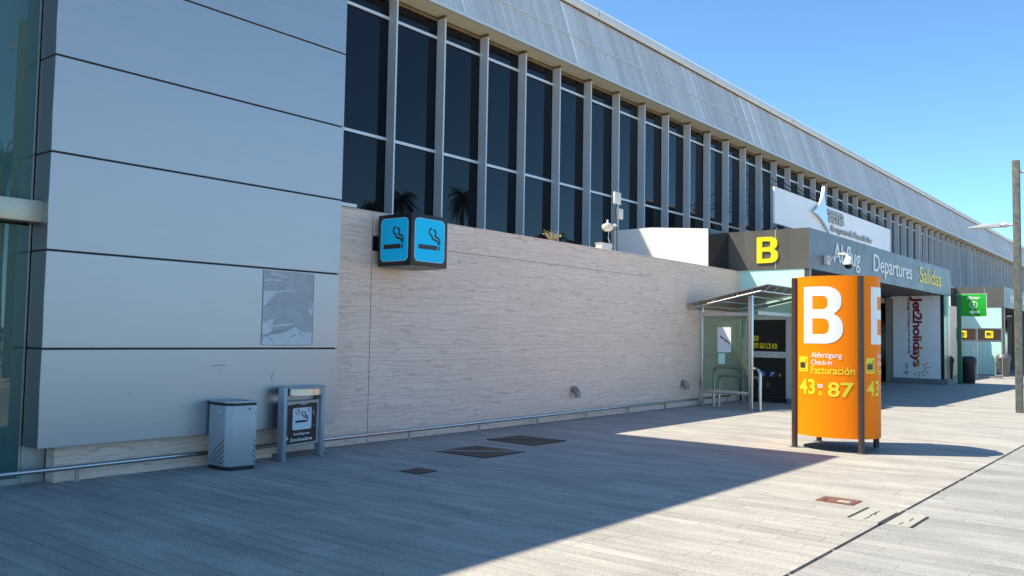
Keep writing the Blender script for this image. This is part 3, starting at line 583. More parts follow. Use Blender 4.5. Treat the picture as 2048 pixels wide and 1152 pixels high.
# first portal: black sliding door with stickers
door = thing('sliding_door', (-8.7, 21.25, 0), 'black glass sliding door with yellow and blue stickers behind the shelter', 'door')
MB().box(-9.40, -8.197, 21.215, 21.245, 0.15, 2.10).build('door_leaf', 'black', door)
MB().box(-9.44, -8.2, 21.20, 21.25, 0.0, 0.145).build('threshold', 'slot', door)
MB().box(-8.195, -8.045, 21.16, 21.26, 0.12, 2.185).build('door_frame', 'transom', door)
MB().box(-9.44, -8.198, 21.20, 21.25, 2.11, 2.185).build('head_rail', 'lip', door)
MB().box(-8.04, -7.735, 21.225, 21.25, 0.0, 2.185).build('gap_sheet', 'black', door)  # black sheet painted in for the dark of the gap beside the frame
FD = FY(0, 21.215, 0)
Flat(FD, 0.001, 0.002).rect(-9.09, 1.135, -8.215, 1.29).build('white_strip', 'notice', door)
f = Flat(FD, 0.003, 0.0012); f.rect(-8.98, 1.215, -8.87, 1.223); f.rect(-8.79, 1.212, -8.69, 1.22); f.rect(-8.64, 1.235, -8.52, 1.24); f.build('small_print', 'dkmetal', door)
f = Flat(FD, 0.003, 0.0012); f.ring(-8.355, 1.205, 0.034, 0.017); f.build('sun_emblem', 'gold', door)
ys = [(-9.02, 1.63), (-9.02, 1.415), (-8.865, 1.41), (-8.70, 1.405), (-8.535, 1.40)]
ys = [(-9.00, 1.625)] + [(-9.005+k*0.165, 1.44-0.004*k) for k in range(4)]
f = Flat(FD, 0.001, 0.002)
for a, b in ys: f.rrect(a-0.065, b-0.065, a+0.065, b+0.065, 0.015)
f.build('yellow_sticker', 'textyellow', door)
f = Flat(FD, 0.003, 0.0012)
a, b = ys[0]; f.disc(a, b, 0.02)
for q, w in ((0.042, 0), (-0.042, 0), (0, 0.042), (0, -0.042)): f.disc(a+q, b+w, 0.01, 3)
a, b = ys[1]; f.ring(a-0.005, b-0.012, 0.026, 0.01, 100, 380); f.stroke([(a-0.01, b+0.045), (a-0.008, b), (a+0.03, b-0.004), (a+0.045, b-0.04)], 0.012)
a, b = ys[2]; f.stroke([(a-0.05, b-0.01), (a-0.03, b+0.04), (a+0.03, b+0.04), (a+0.045, b-0.005), (a+0.02, b-0.04)], 0.018)
a, b = ys[3]; f.disc(a, b-0.005, 0.036); f.rect(a-0.045, b+0.01, a-0.02, b+0.05)
a, b = ys[4]; f.disc(a, b+0.042, 0.012); f.stroke([(a, b+0.03), (a, b-0.01), (a-0.018, b-0.055)], 0.02); f.stroke([(a, b-0.01), (a+0.02, b-0.055)], 0.014)
f.build('pictogram', 'black', door)
f = Flat(FD, 0.001, 0.002); f.rect(-8.865, 0.655, -8.735, 0.785); f.rect(-8.635, 0.645, -8.505, 0.785); f.build('blue_sticker', 'iblue', door)
f = Flat(FD, 0.003, 0.0012); f.stroke([(-8.79, 0.765), (-8.815, 0.74), (-8.815, 0.70), (-8.79, 0.672)], 0.016); f.stroke([(-8.63, 0.66), (-8.51, 0.775)], 0.016); f.ring(-8.57, 0.725, 0.03, 0.012, 0, 200); f.build('white_pictogram', 'textwhite', door)
f = Flat(FD, 0.001, 0.002); f.text('4', -8.41, 0.655, -8.345, 0.745, bold=0.02); f.ring(-8.69, 0.46, 0.02, 0.01); f.rect(-8.77, 0.385, -8.61, 0.393); f.build('door_number', 'gold', door)

# ================================================================== AENA SIGN over the roof
sg = thing('airport_name_sign', (-13.5, 42, 6.3), 'long white hanging airport name board with a polished steel star and grey letters', 'sign')
MB().box(-13.58, -13.5, 33.64, 50.3, 6.35, 7.855).build('board', 'signwhite', sg)
F = FX(-13.5, 0, 0)
f = Flat(F, 0.06, 0.10)
star = [(39.12, 8.62)]
def q2(a, c, b, n=7): return [((1-t)**2*a[0]+2*t*(1-t)*c[0]+t*t*b[0], (1-t)**2*a[1]+2*t*(1-t)*c[1]+t*t*b[1]) for t in [k/n for k in range(1, n+1)]]
L_, T_, B_, R_ = (37.70, 7.33), (39.12, 8.62), (39.82, 6.50), (39.55, 7.32)
star = [T_] + q2(T_, (38.72, 7.62), L_) + q2(L_, (39.05, 7.20), B_) + q2(B_, (39.45, 7.15), R_, 4) + q2(R_, (39.25, 7.75), T_, 4)[:-1]
f.poly(star); f.build('star', 'star', sg)
Flat(F, 0.0, 0.06).poly([(39.0+(a-39.0)*0.4, 7.2+(b-7.2)*0.4) for a, b in star]).build('star_bracket', 'steel_dull', sg)
f = Flat(F, 0.002, 0.10); f.text('aena', 39.78, 7.12, 42.08, 7.72, bold=0.022); f.build('lettering', 'letters', sg)
for w_, a, b, z0, z1 in (('Aeropuerto', 40.30, 42.80, 6.64, 7.02), ('de', 42.98, 43.52, 6.72, 7.02), ('Tenerife', 43.70, 45.66, 6.72, 7.02), ('Sur', 45.84, 46.65, 6.72, 7.01)):
    f = Flat(F, 0.002, 0.08); f.text(w_, a, z0, b, z1, bold=0.012); f.build('lettering', 'letters', sg)
for y in fy:
    if 33 < y*0.83+2 and 36.0 < y < 60:
        yb = min(max(y-1.6, 33.7), 50.2)
        MB().tube([(-16.19, y, 9.55), (-13.6, yb, 7.75)], 0.02, 6).build('tie_rod', 'cable', sg); MB().tube([(-16.19, y, 9.4), (-13.6, yb, 7.0)], 0.016, 6).build('tie_rod', 'cable', sg)
    if 36 < y < 46: MB().tube([(-16.19, y, 5.4), (-13.6, min(max(y-2.5, 33.8), 50), 6.45)], 0.022, 6).build('tie_rod', 'cable', sg)

# ================================================================== CAMERA, ROOF GEAR
dc = thing('dome_camera', (-7.6, 22.4, 3.65), 'white dome camera on a curved arm on the portal fascia', 'camera')
MB().box(-7.598, -7.50, 22.22, 22.42, 3.56, 3.80).build('wall_box', 'camwhite', dc, bevel=0.01)
MB().tube([(-7.50, 22.32, 3.66), (-7.38, 22.34, 3.78), (-7.24, 22.36, 3.83), (-7.10, 22.38, 3.81), (-7.03, 22.39, 3.74)], 0.03, 10).build('arm', 'camwhite', dc)
MB().lathe([(0.03, 0.16), (0.07, 0.14), (0.11, 0.06), (0.125, -0.02), (0.13, -0.05), (0.11, -0.055)], (-7.03, 22.39, 3.60), 20).build('housing', 'camwhite', dc)
MB().lathe([(0.10, 0.0), (0.095, -0.05), (0.065, -0.09), (0.02, -0.105)], (-7.03, 22.39, 3.545), 20).build('dome', 'domedark', dc)

an = thing('antenna_mast', (-10.5, 16.76, 3.3), 'thin roof mast with two white flat antennas and a black cable', 'antenna')
MB().tube([(-10.5, 16.80, 3.3), (-10.5, 16.80, 4.92)], 0.014, 8).build('mast', 'steel_dull', an)
MB().box(-10.54, -10.48, 16.68, 16.94, 4.67, 4.95).build('panel_antenna', 'camwhite', an, bevel=0.01)
MB().box(-10.52, -10.46, 16.82, 17.02, 4.33, 4.58).build('panel_antenna', 'camwhite', an, bevel=0.025)
MB().tube([(-10.48, 16.74, 4.66), (-10.48, 16.70, 4.5), (-10.48, 16.74, 4.3), (-10.48, 16.77, 4.1), (-10.48, 16.78, 3.4)], 0.011, 6).build('cable', 'cable', an)
MB().lathe([(0.03, 0), (0.045, 0.03), (0.03, 0.07)], (-10.5, 16.72, 4.13), 10).build('clamp', 'camwhite', an)
rc = thing('roof_camera', (-10.5, 16.4, 3.3), 'small white camera with cables on the roof edge beside the mast', 'camera')
MB().lathe([(0.02, 0.24), (0.03, 0.16), (0.12, 0.13), (0.135, 0.07), (0.12, 0.02), (0.07, -0.02)], (-10.5, 16.40, 4.02), 16).build('housing', 'camwhite', rc)
MB().tube([(-10.5, 16.52, 4.14), (-10.5, 16.63, 4.16), (-10.5, 16.75, 4.05)], 0.014, 6).build('arm', 'steel_dull', rc)
MB().tube([(-10.5, 16.46, 4.0), (-10.49, 16.42, 3.85), (-10.48, 16.48, 3.7), (-10.48, 16.62, 3.64)], 0.008, 6).build('cable', 'camwhite', rc)
rb = thing('roof_cabinet', (-10.6, 16.35, 3.3), 'small grey cabinet at the roof edge beside the white parapet', 'cabinet')
MB().box(-10.62, -10.45, 16.10, 16.52, 3.3, 3.69).build('case', 'lip', rb, bevel=0.008); MB().box(-10.63, -10.44, 16.09, 16.53, 3.69, 3.71).build('lid', 'lip', rb)

wd = thing('weed', (-9.6, 13.04, 3.38), 'dry yellowish weed growing on the wall top under the windows', 'plant')
random.seed(21); m = MB(); m2 = MB()
for k in range(22):
    a = random.uniform(0, 6.28); sp = random.uniform(0.05, 0.28); h = random.uniform(0.10, 0.24)
    p = [Vector((-9.6, 13.04, 3.37)) + Vector((math.cos(a)*sp*t*0.5, math.sin(a)*sp*t, h*(t-0.15*t*t))) for t in (0, 0.35, 0.7, 1)]
    m.tube(p, [0.006, 0.005, 0.004, 0.003], 5)
    for t in range(5):
        c = p[random.choice((2, 3))] + Vector([random.uniform(-0.025, 0.025) for _ in range(3)]); s_ = random.uniform(0.008, 0.02)
        d1 = Vector([random.uniform(-1, 1) for _ in range(3)]).normalized()*s_; d2 = Vector([random.uniform(-1, 1) for _ in range(3)]).normalized()*s_
        m2.face([c-d1, c-d2, c+d1, c+d2])
m.build('stems', 'weed', wd); m2.build('flower_heads', 'weedflower', wd, recalc=False)

# ================================================================== BLUE SMOKING BOX SIGN
bs = thing('smoking_sign', (-9.0, 8.78, 2.55), 'square black box sign with blue smoking pictogram faces on the stone wall', 'sign')
x0, x1, y0, y1, z0, z1 = -9.34, -8.655, 8.42, 9.16, 2.548, 3.305
MB().box(x0, x1, y0, y1, z0+0.012, z1).build('casing', 'frame_black', bs, bevel=0.006)
MB().box(x0+0.02, x1-0.02, y0+0.02, y1-0.02, z0, z0+0.011).build('underside', 'beige', bs)
for fr, wd_ in ((FY(x0, y0, z0), x1-x0), (FX(x1, y0, z0), y1-y0)):
    hh = z1-z0
    Flat(fr, 0.001, 0.003).rrect(wd_*0.085, hh*0.10, wd_*0.915, hh*0.925, 0.075).build('border_line', 'sign_line', bs)
    pl = Flat(fr, 0.004, 0.003).rrect(wd_*0.10, hh*0.112, wd_*0.90, hh*0.913, 0.07).build('blue_face', 'blue', bs)
    U = lambda a, W_=wd_: W_*(0.10+0.80*a); V = lambda b, H_=hh: H_*(0.112+0.80*b)
    f = Flat(fr, 0.007, 0.002); smoke_curve(f, U, V, 0.029); f.build('pictogram', 'frame_black', pl)
m = MB(); m.box(-9.448, -9.342, 8.60, 8.66, 2.79, 3.03); m.build('wall_bracket', 'frame_black', bs)
MB().box(-9.448, -9.436, 8.41, 8.72, 2.80, 3.02).build('wall_plate', 'frame_black', bs)

# ================================================================== LITTER BIN
bn = thing('litter_bin', (-8.83, 5.765, 0), 'grey square metal litter bin with slits standing against the metal panels', 'bin')
pl4 = [(-9.02, 5.585), (-8.69, 5.585), (-8.615, 5.64), (-8.585, 5.93), (-8.93, 5.95), (-9.02, 5.90)]
MB().prism([(x, y, 0.045) for x, y in pl4], (0, 0, 0.69)).build('body', 'bin', bn, bevel=0.008)
sh = lambda k, z: [(-8.81+(x+8.81)*k, 5.765+(y-5.765)*k, z) for x, y in pl4]
MB().prism(sh(0.96, 0.0), (0, 0, 0.044)).build('base', 'black', bn)
MB().prism(sh(0.985, 0.736), (0, 0, 0.03)).build('rim_gap', 'black', bn)
m = MB(); n6 = len(pl4)
for (ka, kb, za, zb) in ((1.01, 0.72, 0.766, 0.785),):
    A, B, C, D = sh(ka, za), sh(kb, za), sh(ka, zb), sh(kb, zb)
    for i in range(n6):
        j = (i+1) % n6
        m.face([A[i], A[j], C[j], C[i]]); m.face([C[i], C[j], D[j], D[i]]); m.face([D[i], D[j], B[j], B[i]]); m.face([B[i], B[j], A[j], A[i]])
m.build('lid_ring', 'bin', bn)
MB().prism(sh(0.72, 0.7665), (0, 0, 0.004)).build('opening', 'black', bn)
MB().tube([(-8.82, 5.62, 0.779), (-8.79, 5.90, 0.779)], 0.009, 8).build('crossbar', 'ashpost', bn)
f = Flat(FY(0, 5.585, 0), 0.001, 0.002)
for k in range(5):
    a = 0.325-0.058*k; top = -8.70
    f.stroke([(-8.985+0.05*k, 0.075-0.003*k), (-8.93+0.042*k, 0.16-0.02*k), (-8.85+0.03*k, 0.245-0.04*k), (-8.70, a+0.02)], 0.009)
f.build('slit', 'black', bn)
F = Frame((-8.615, 5.64, 0), Vector((0.03, 0.29, 0)).normalized(), (0, 0, 1), Vector((0.29, -0.03, 0)).normalized()); f = Flat(F, 0.001, 0.002)
for k in range(5): f.stroke([(0.255, 0.345-0.06*k), (0.285, 0.31-0.06*k)], 0.008)
f.disc(0.20, 0.695, 0.011, 10)
f.build('slit', 'black', bn)
Flat(FY(0, 5.585, 0), 0.001, 0.001).rect(-8.84, 0.655, -8.79, 0.672).build('maker_mark', 'label', bn)

# ================================================================== ASHTRAY STAND
ax = thing('ashtray_stand', (-8.92, 6.84, 0), 'grey ashtray stand with a black smoking area board', 'ashtray stand')
A = Vector((-8.86, 6.51, 0)); B = Vector((-8.965, 7.17, 0)); U_ = (B-A).normalized(); N_ = Vector((U_.y, -U_.x, 0)); WA = (B-A).length
FA = Frame(A, U_, (0, 0, 1), N_)
def lens_post(c, mdl):
    pts = [(-0.03, -0.075), (0.03, -0.075), (0.034, -0.02), (0.030, 0.03), (0.0, 0.05), (-0.03, 0.03), (-0.034, -0.02)]
    m = MB(); m.prism([FA.p(c+a, 0.002, b) for a, b in pts], (0, 0, 0.90)); m.build('post', 'ashpost', ax, bevel=0.006)
    m = MB(); m.prism([FA.p(c+a*1.35, 0.0, b*1.25) for a, b in pts], (0, 0, 0.012)); m.build('post_foot', 'steel_dull', ax)
lens_post(0.0, 0); lens_post(WA, 0)
def arc(r, s0, s1, n, cx=WA/2, dy=0.0, k=0.62): return [(cx+r*math.cos(math.radians(s0+(s1-s0)*i/n)), dy+r*k*math.sin(math.radians(s0+(s1-s0)*i/n))) for i in range(n+1)]
ra = WA/2-0.012
m = MB(); m.prism([FA.p(a, 0.885, b) for a, b in arc(ra+0.005, 0, 180, 20, dy=-0.01, k=0.72)+arc(ra+0.005, 180, 360, 20, dy=-0.01, k=0.42)[1:-1]], (0, 0, 0.02)); m.build('top_dish', 'ashpost', ax, bevel=0.004, seg=1)
m = MB(); o_, i_ = arc(ra-0.035, 8, 172, 24, dy=-0.01, k=0.70), arc(ra-0.055, 8, 172, 24, dy=-0.01, k=0.68)
m.prism([FA.p(a, 0.80, b) for a, b in o_+i_[::-1]], (0, 0, 0.08), smooth=False); m.build('front_band', 'steel', ax)
m = MB(); m.prism([FA.p(a, 0.795, b) for a, b in arc(ra-0.06, 0, 360, 26, dy=-0.01, k=0.4)[:-1]], (0, 0, 0.085)); m.build('ash_tray', 'black', ax)
MB().prism([FA.p(a, 0.165, b) for a, b in ((0.034, -0.04), (WA-0.034, -0.04), (WA-0.034, 0.0), (0.034, 0.0))], (0, 0, 0.56)).build('board_frame', 'ashpost', ax, bevel=0.004, seg=1)
bw = WA-0.068
bd = Flat(FA, 0.001, 0.003).poly([(0.05, 0.19), (0.05+bw-0.07, 0.195), (0.05+bw-0.07, 0.55), (0.05+bw-0.06, 0.56), (0.05+bw-0.068, 0.685), (0.45, 0.69), (0.40, 0.675), (0.32, 0.67), (0.25, 0.688), (0.06, 0.675)]).build('poster', 'black', ax)
Flat(FA, 0.004, 0.002).rrect(0.15, 0.36, 0.485, 0.635, 0.025).build('white_plate', 'label', bd)
f = Flat(FA, 0.006, 0.0015); smoke_curve(f, lambda a: 0.165+0.30*a, lambda b: 0.375+0.26*b, 0.015); f.ring(0.235, 0.585, 0.036, 0.005); f.disc(0.25, 0.59, 0.012, 7); f.disc(0.222, 0.57, 0.009, 6); f.ring(0.44, 0.60, 0.024, 0.004); f.disc(0.435, 0.605, 0.008, 6); f.build('pictogram', 'black', bd)
f = Flat(FA, 0.004, 0.0015); f.text('Smoking area', 0.175, 0.288, 0.455, 0.326, bold=0.02); f.build('lettering', 'textwhite', bd)
f = Flat(FA, 0.004, 0.0015); f.text('Zona fumadores', 0.115, 0.220, 0.505, 0.262, bold=0.02); f.build('lettering', 'textwhite', bd)
f = Flat(FA, 0.004, 0.0012)
for p in ([(0.05, 0.30), (0.075, 0.28), (0.085, 0.25), (0.065, 0.255), (0.058, 0.235), (0.05, 0.23)], [(0.30, 0.34), (0.31, 0.33), (0.325, 0.31), (0.315, 0.318)], [(0.52, 0.60), (0.53, 0.56), (0.535, 0.52), (0.527, 0.53), (0.515, 0.58)], [(0.40, 0.255), (0.405, 0.235), (0.41, 0.255)], [(0.53, 0.40), (0.54, 0.41), (0.54, 0.39)]): f.poly(p)
f.build('torn_spot', 'label', bd)

# ================================================================== MANHOLES AND HATCHES
def cover(name, corners, label, m_, frame='slot', grp='iron covers in the paving', split=None):
    c = [Vector((x, y, 0)) for x, y in corners]; ctr = sum(c, Vector())/4
    t = thing(name, ctr, label, 'manhole cover', grp)
    big = [ctr+(p-ctr)*1.0 for p in c]; inn = [ctr+(p-ctr)*0.96 for p in c]
    MB().prism([(p.x, p.y, 0.001) for p in big], (0, 0, 0.003)).build('frame', frame, t)
    MB().prism([(p.x, p.y, 0.0042) for p in inn], (0, 0, 0.004)).build('lid', m_, t)
    if split:
        a, b = inn[split[0]]*0.5+inn[split[1]]*0.5, inn[split[2]]*0.5+inn[split[3]]*0.5
        d = (b-a).normalized(); s_ = Vector((-d.y, d.x, 0))*0.012
        MB().prism([(q.x, q.y, 0.0083) for q in (a-s_, a+s_, b+s_, b-s_)], (0, 0, 0.003)).build('lid_seam', 'iron', t)
    return t
cover('manhole_cover', [(-8.17, 8.49), (-8.17, 9.34), (-7.25, 9.34), (-7.25, 8.47)], 'large square dark iron cover, the nearer of the two big ones', 'iron')
m1 = bpy.data.objects['manhole_cover']
MB().tube([(-8.15, 8.50, 0.0105), (-7.27, 9.32, 0.0105)], 0.006, 5).build('diagonal_seam', 'steel_dull', m1)
c2 = cover('manhole_cover', [(-8.53, 9.97), (-8.53, 10.80), (-7.57, 10.76), (-7.57, 9.93)], 'large square dark iron cover, the farther of the two, nearer the stone wall', 'iron')
MB().tube([(-8.51, 9.99, 0.0105), (-7.59, 10.74, 0.0105)], 0.004, 5).build('diagonal_seam', 'iron', c2)
cover('manhole_cover', [(-7.28, 6.985), (-7.28, 7.31), (-6.965, 7.30), (-6.965, 6.975)], 'small square dark iron cover in front of the ashtray stand', 'iron')
t = cover('valve_cover', [(-3.055, 8.65), (-3.055, 8.94), (-2.68, 8.94), (-2.68, 8.63)], 'rusty red rectangular cover in the sunlit paving', 'rust', frame='rust')
MB().box(-2.86, -2.74, 8.70, 8.80, 0.0085, 0.011).build('badge', 'slab', t); MB().box(-2.99, -2.97, 8.68, 8.80, 0.0085, 0.0105).build('key_slot', 'iron', t)
t = thing('slab_hatch', (-2.26, 8.3, 0), 'pale lift-out slab group with dark slots across the drain', 'hatch')
for a, b in ((-2.52, -2.262), (-2.208, -2.005)): MB().box(a, b, 7.98, 8.62, 0.0005, 0.004).build('slab', 'slab', t)
m = MB(); m.box(-2.55, -2.522, 8.05, 8.64, 0.0005, 0.005); m.build('slot', 'slot', t)
m = MB(); m.box(-2.003, -1.978, 7.98, 8.56, 0.0005, 0.005); m.build('slot', 'slot', t)
m = MB(); m.box(-2.262, -2.208, 7.96, 8.54, 0.0045, 0.006); m.build('slot', 'slot', t)
f = Flat(Frame((0, 0, 0.0045), (1, 0, 0), (0, 1, 0), (0, 0, 1)), 0, 0.0012)
for a in ([(-2.40, 8.05), (-2.395, 8.2), (-2.41, 8.33), (-2.40, 8.52)], [(-2.38, 8.30), (-2.41, 8.45)], [(-2.10, 8.02), (-2.095, 8.15)], [(-2.07, 8.25), (-2.075, 8.40)]): f.stroke(a, 0.010)
f.build('crack', 'slot', t)

# ================================================================== ORANGE TOTEM
to = thing('direction_totem', (-4.29, 13.17, 0), 'orange four sided totem with a big white B and check-in numbers on brown poles', 'totem')
PL, PC, PR, PB = (-4.785, 12.70), (-3.80, 12.64), (-3.85, 13.52), (-4.77, 13.70)
SAG = 0.17; TZ0, TZ1 = 0.20, 2.54
def side(p, q, n=30, off=0.0):
    a, b = Vector(p), Vector(q); d = b-a; L = d.length; t = d/L; nn = Vector((t.y, -t.x))
    return [a+t*(L*(i/n)) + nn*(SAG*(1-(2*i/n-1)**2)+off) for i in range(n)]
sides = [(PL, PC), (PC, PR), (PR, PB), (PB, PL)]
def inset(p, k=0.965): c = Vector((-4.285, 13.14)); return tuple(c+(Vector(p)-c)*k)
m = MB(); rim = []
for p, q in sides:
    pts = side(inset(p), inset(q)) + [Vector(inset(q))]; rim += pts[:-1]
    lo = [m.bm.verts.new((v.x, v.y, TZ0)) for v in pts]; hi = [m.bm.verts.new((v.x, v.y, TZ1)) for v in pts]
    for i in range(len(pts)-1):
        ff = m.bm.faces.new([lo[i], lo[i+1], hi[i+1], hi[i]]); ff.smooth = True
MB().face([(v.x, v.y, TZ0+0.012) for v in rim[::-1]]).build('underside', 'black', to, recalc=False); m.face([(v.x, v.y, TZ1) for v in rim])  # black plate added under the hollow body to keep the shadow below dark
body = m.build('panel_body', 'orange', to, recalc=False)
for p in (PL, PC, PR, PB):
    MB().tube([(p[0], p[1], 0.008), (p[0], p[1], 2.53)], 0.043, 16).build('pole', 'pole_brown', to)
    MB().lathe([(0.085, 0.0), (0.085, 0.006), (0.05, 0.010)], (p[0], p[1], 0.001), 16).build('pole_foot', 'steel_dull', to)
def totem_face(p, q):
    p, q = Vector(inset(p)), Vector(inset(q)); d = q-p; L = d.length; t = d/L; nn = Vector((t.y, -t.x))
    fr = Frame((p.x, p.y, 0), (t.x, t.y, 0), (0, 0, 1), (nn.x, nn.y, 0), bend=lambda u: SAG*(1-(2*min(max(u/L, 0), 1)-1)**2))
    X = lambda x: 0.168+(x-1610)*0.00738; Zp = lambda y: 2.385-(y-575)*0.00743
    f = Flat(fr, 0.0015, 0.003); f.big_b(X(1610), Zp(687), X(1689.5), Zp(575)); f.build('big_letter', 'textwhite', to)
    f = Flat(fr, 0.0015, 0.003); f.text('Abfertigung', X(1627.5), Zp(717.5), X(1687.5), Zp(704), bold=0.008); f.build('lettering', 'textwhite', to)
    f = Flat(fr, 0.0015, 0.003); f.text('Check-in', X(1627.5), Zp(728.5), X(1670), Zp(718.5), bold=0.008); f.build('lettering', 'textwhite', to)
    f = Flat(fr, 0.0015, 0.003); f.text('to', X(1641.5), Zp(773.5), X(1652), Zp(764.5), bold=0.02); f.build('lettering', 'textwhite', to)
    f = Flat(fr, 0.0015, 0.003); f.text('Facturación', X(1627.5), Zp(746.5), X(1708.5), Zp(731), bold=0.012); f.build('yellow_lettering', 'textyellow', to)
    for w_, xa, ya, xb, yb, bo in (('43', 1598.5, 787, 1636, 757, 0.02), ('87', 1662, 790, 1707, 761, 0.02), ('a', 1643.5, 788, 1650.5, 780, 0.02)):
        f = Flat(fr, 0.0015, 0.003); f.text(w_, X(xa), Zp(ya), X(xb), Zp(yb), bold=bo); f.build('yellow_lettering', 'textyellow', to)
    f = Flat(fr, 0.0015, 0.003); f.rrect(X(1597.5), Zp(743), X(1619), Zp(713.5), 0.012); ic = f.build('icon_plate', 'textyellow', to, bend_cut=True)
    f = Flat(fr, 0.0046, 0.0015); f.rect(X(1600), Zp(736), X(1613), Zp(725)); f.stroke([(X(1604), Zp(725)), (X(1604), Zp(723.3)), (X(1609), Zp(723.3)), (X(1609), Zp(725))], 0.008)
    f.stroke([(X(1600), Zp(738.5)), (X(1614.8), Zp(739)), (X(1614.8), Zp(724))], 0.009); f.ring(X(1614.8), Zp(721), 0.019, 0.007); f.build('luggage_icon', 'pole_brown', ic, bend_cut=True)
for p, q in sides: totem_face(p, q)

# ================================================================== SHELTER AT THE DOOR
s1 = thing('entrance_shelter', (-8.6, 19.6, 0), 'small steel and glass shelter with a sloping roof beside the sliding door', 'shelter')
P1, P2 = (-9.20, 18.50), (-7.90, 18.32)
def post(x, y, h, r=0.045):
    MB().box(x-0.055, x+0.055, y-0.03, y+0.03, 0.01, h).build('post', 'steel', s1, bevel=0.02, seg=3)
    MB().box(x-0.10, x+0.10, y-0.07, y+0.07, 0.001, 0.014).build('post_foot', 'steel', s1)
post(*P1, 2.36); post(*P2, 2.60); post(-7.90, 21.0, 2.6); post(-9.2, 21.0, 2.36)
zr = lambda x: 2.372+(x+9.5)*0.212
m = MB(); m.prism([(-9.43, 18.2, zr(-9.43)), (-7.45, 18.2, zr(-7.45)), (-7.45, 18.2, zr(-7.45)+0.02), (-9.43, 18.2, zr(-9.43)+0.02)], (0, 2.92, 0)); m.build('roof_sheet', 'steel_dull', s1)
for y in (18.26, 20.95): MB().tube([(-9.40, y, zr(-9.4)-0.10), (-7.62, y, zr(-7.62)-0.10)], 0.035, 10).build('roof_beam', 'steel', s1)
for x in (-9.3, -7.62): MB().tube([(x, 18.26, zr(x)-0.10), (x, 20.95, zr(x)-0.10)], 0.03, 10).build('roof_beam', 'steel', s1)
for x in (-8.8, -8.2): MB().tube([(x, 18.26, zr(x)-0.05), (x, 20.95, zr(x)-0.05)], 0.022, 8).build('roof_beam', 'steel', s1)
for k in range(6): MB().tube([(-7.62, 18.4+k*0.5, zr(-7.62)-0.10), (-7.50, 18.4+k*0.5, zr(-7.5))], 0.014, 6).build('roof_strut', 'steel_dull', s1)
for k in range(4): MB().tube([(-9.2+k*0.45, 18.26, zr(-9.2+k*0.45)-0.10), (-9.2+k*0.45, 18.26, zr(-9.2+k*0.45))], 0.014, 6).build('roof_strut', 'steel_dull', s1)
m = MB(); m.prism([(-7.93, 18.6, 2.16), (-7.85, 18.6, 2.16), (-7.85, 18.6, 2.24), (-7.93, 18.6, 2.24)], (0, 2.4, 0)); m.build('side_rail', 'steel_dull', s1)
Yg = 18.41
MB().box(-9.11, -7.97, Yg-0.006, Yg+0.006, 0.42, 2.12).build('glass_panel', 'cglass', s1)
for a, b in ((2.12, 2.21), (0.33, 0.41)): MB().box(-9.14, -7.94, Yg-0.03, Yg+0.03, a, b).build('rail', 'steel', s1, bevel=0.006)
f = Flat(FY(0, Yg-0.006, 0), 0.001, 0.002); f.rect(-8.745, 1.29, -8.41, 1.865); nt_ = f.build('notice', 'notice', s1)
f = Flat(FY(0, Yg-0.006, 0), 0.0035, 0.0012)
for k in range(7): f.stroke([(-8.68+0.035*k, 1.66-0.022*k), (-8.65+0.035*k, 1.625-0.022*k)], 0.03+0.012*math.sin(k*2.1))
f.stroke([(-8.69, 1.67), (-8.43, 1.47)], 0.012)
for k in range(5): f.rect(-8.715, 1.80-0.09*k, -8.69, 1.803-0.09*k)
f.build('printed_plan', 'dkmetal', nt_)
Flat(FY(0, Yg-0.006, 0), 0.001, 0.002).rect(-8.72, 1.02, -8.56, 1.26).build('frosted_sticker', 'teal', s1)

hb = thing('barrier_rail', (-8.4, 18.8, 0), 'bent stainless tube barrier with two rounded hoops under the shelter', 'barrier')
def hoop(a, b, h, r=0.035, c=0.18):
    a, b = Vector((*a, 0)), Vector((*b, 0)); d = (b-a).normalized(); p = [a+Vector((0, 0, 0.01)), a+Vector((0, 0, h-c))]
    for k in range(1, 6): t = math.radians(18*k); p.append(a+d*c*(1-math.cos(t))+Vector((0, 0, h-c+c*math.sin(t))))
    for k in range(0, 6): t = math.radians(18*k); p.append(b-d*c*(1-math.sin(t))+Vector((0, 0, h-c+c*math.cos(t))))
    p.append(b+Vector((0, 0, 0.01))); return MB().tube(p, r, 14)
hoop((-9.06, 18.88), (-7.72, 18.42), 0.93, c=0.12).build('hoop', 'steel', hb); hoop((-8.99, 19.02), (-7.80, 18.60), 0.73, c=0.10).build('hoop', 'steel', hb)
for x, y in ((-9.06, 18.88), (-7.72, 18.42), (-8.99, 19.02), (-7.80, 18.60)): MB().lathe([(0.075, 0), (0.075, 0.01), (0.04, 0.014)], (x, y, 0.001), 16).build('hoop_foot', 'steel', hb)
gp = thing('gate_post', (-8.84, 20.1, 0), 'upright steel post with a slanted top behind the shelter glass', 'post')
MB().prism([(-8.885, 20.06, 0.012), (-8.795, 20.06, 0.012), (-8.795, 20.06, 1.66), (-8.885, 20.06, 1.60)], (0, 0.08, 0)).build('column', 'steel', gp, bevel=0.004, seg=1)
MB().lathe([(0.10, 0), (0.10, 0.008)], (-8.84, 20.1, 0.001), 16).build('foot', 'steel', gp)

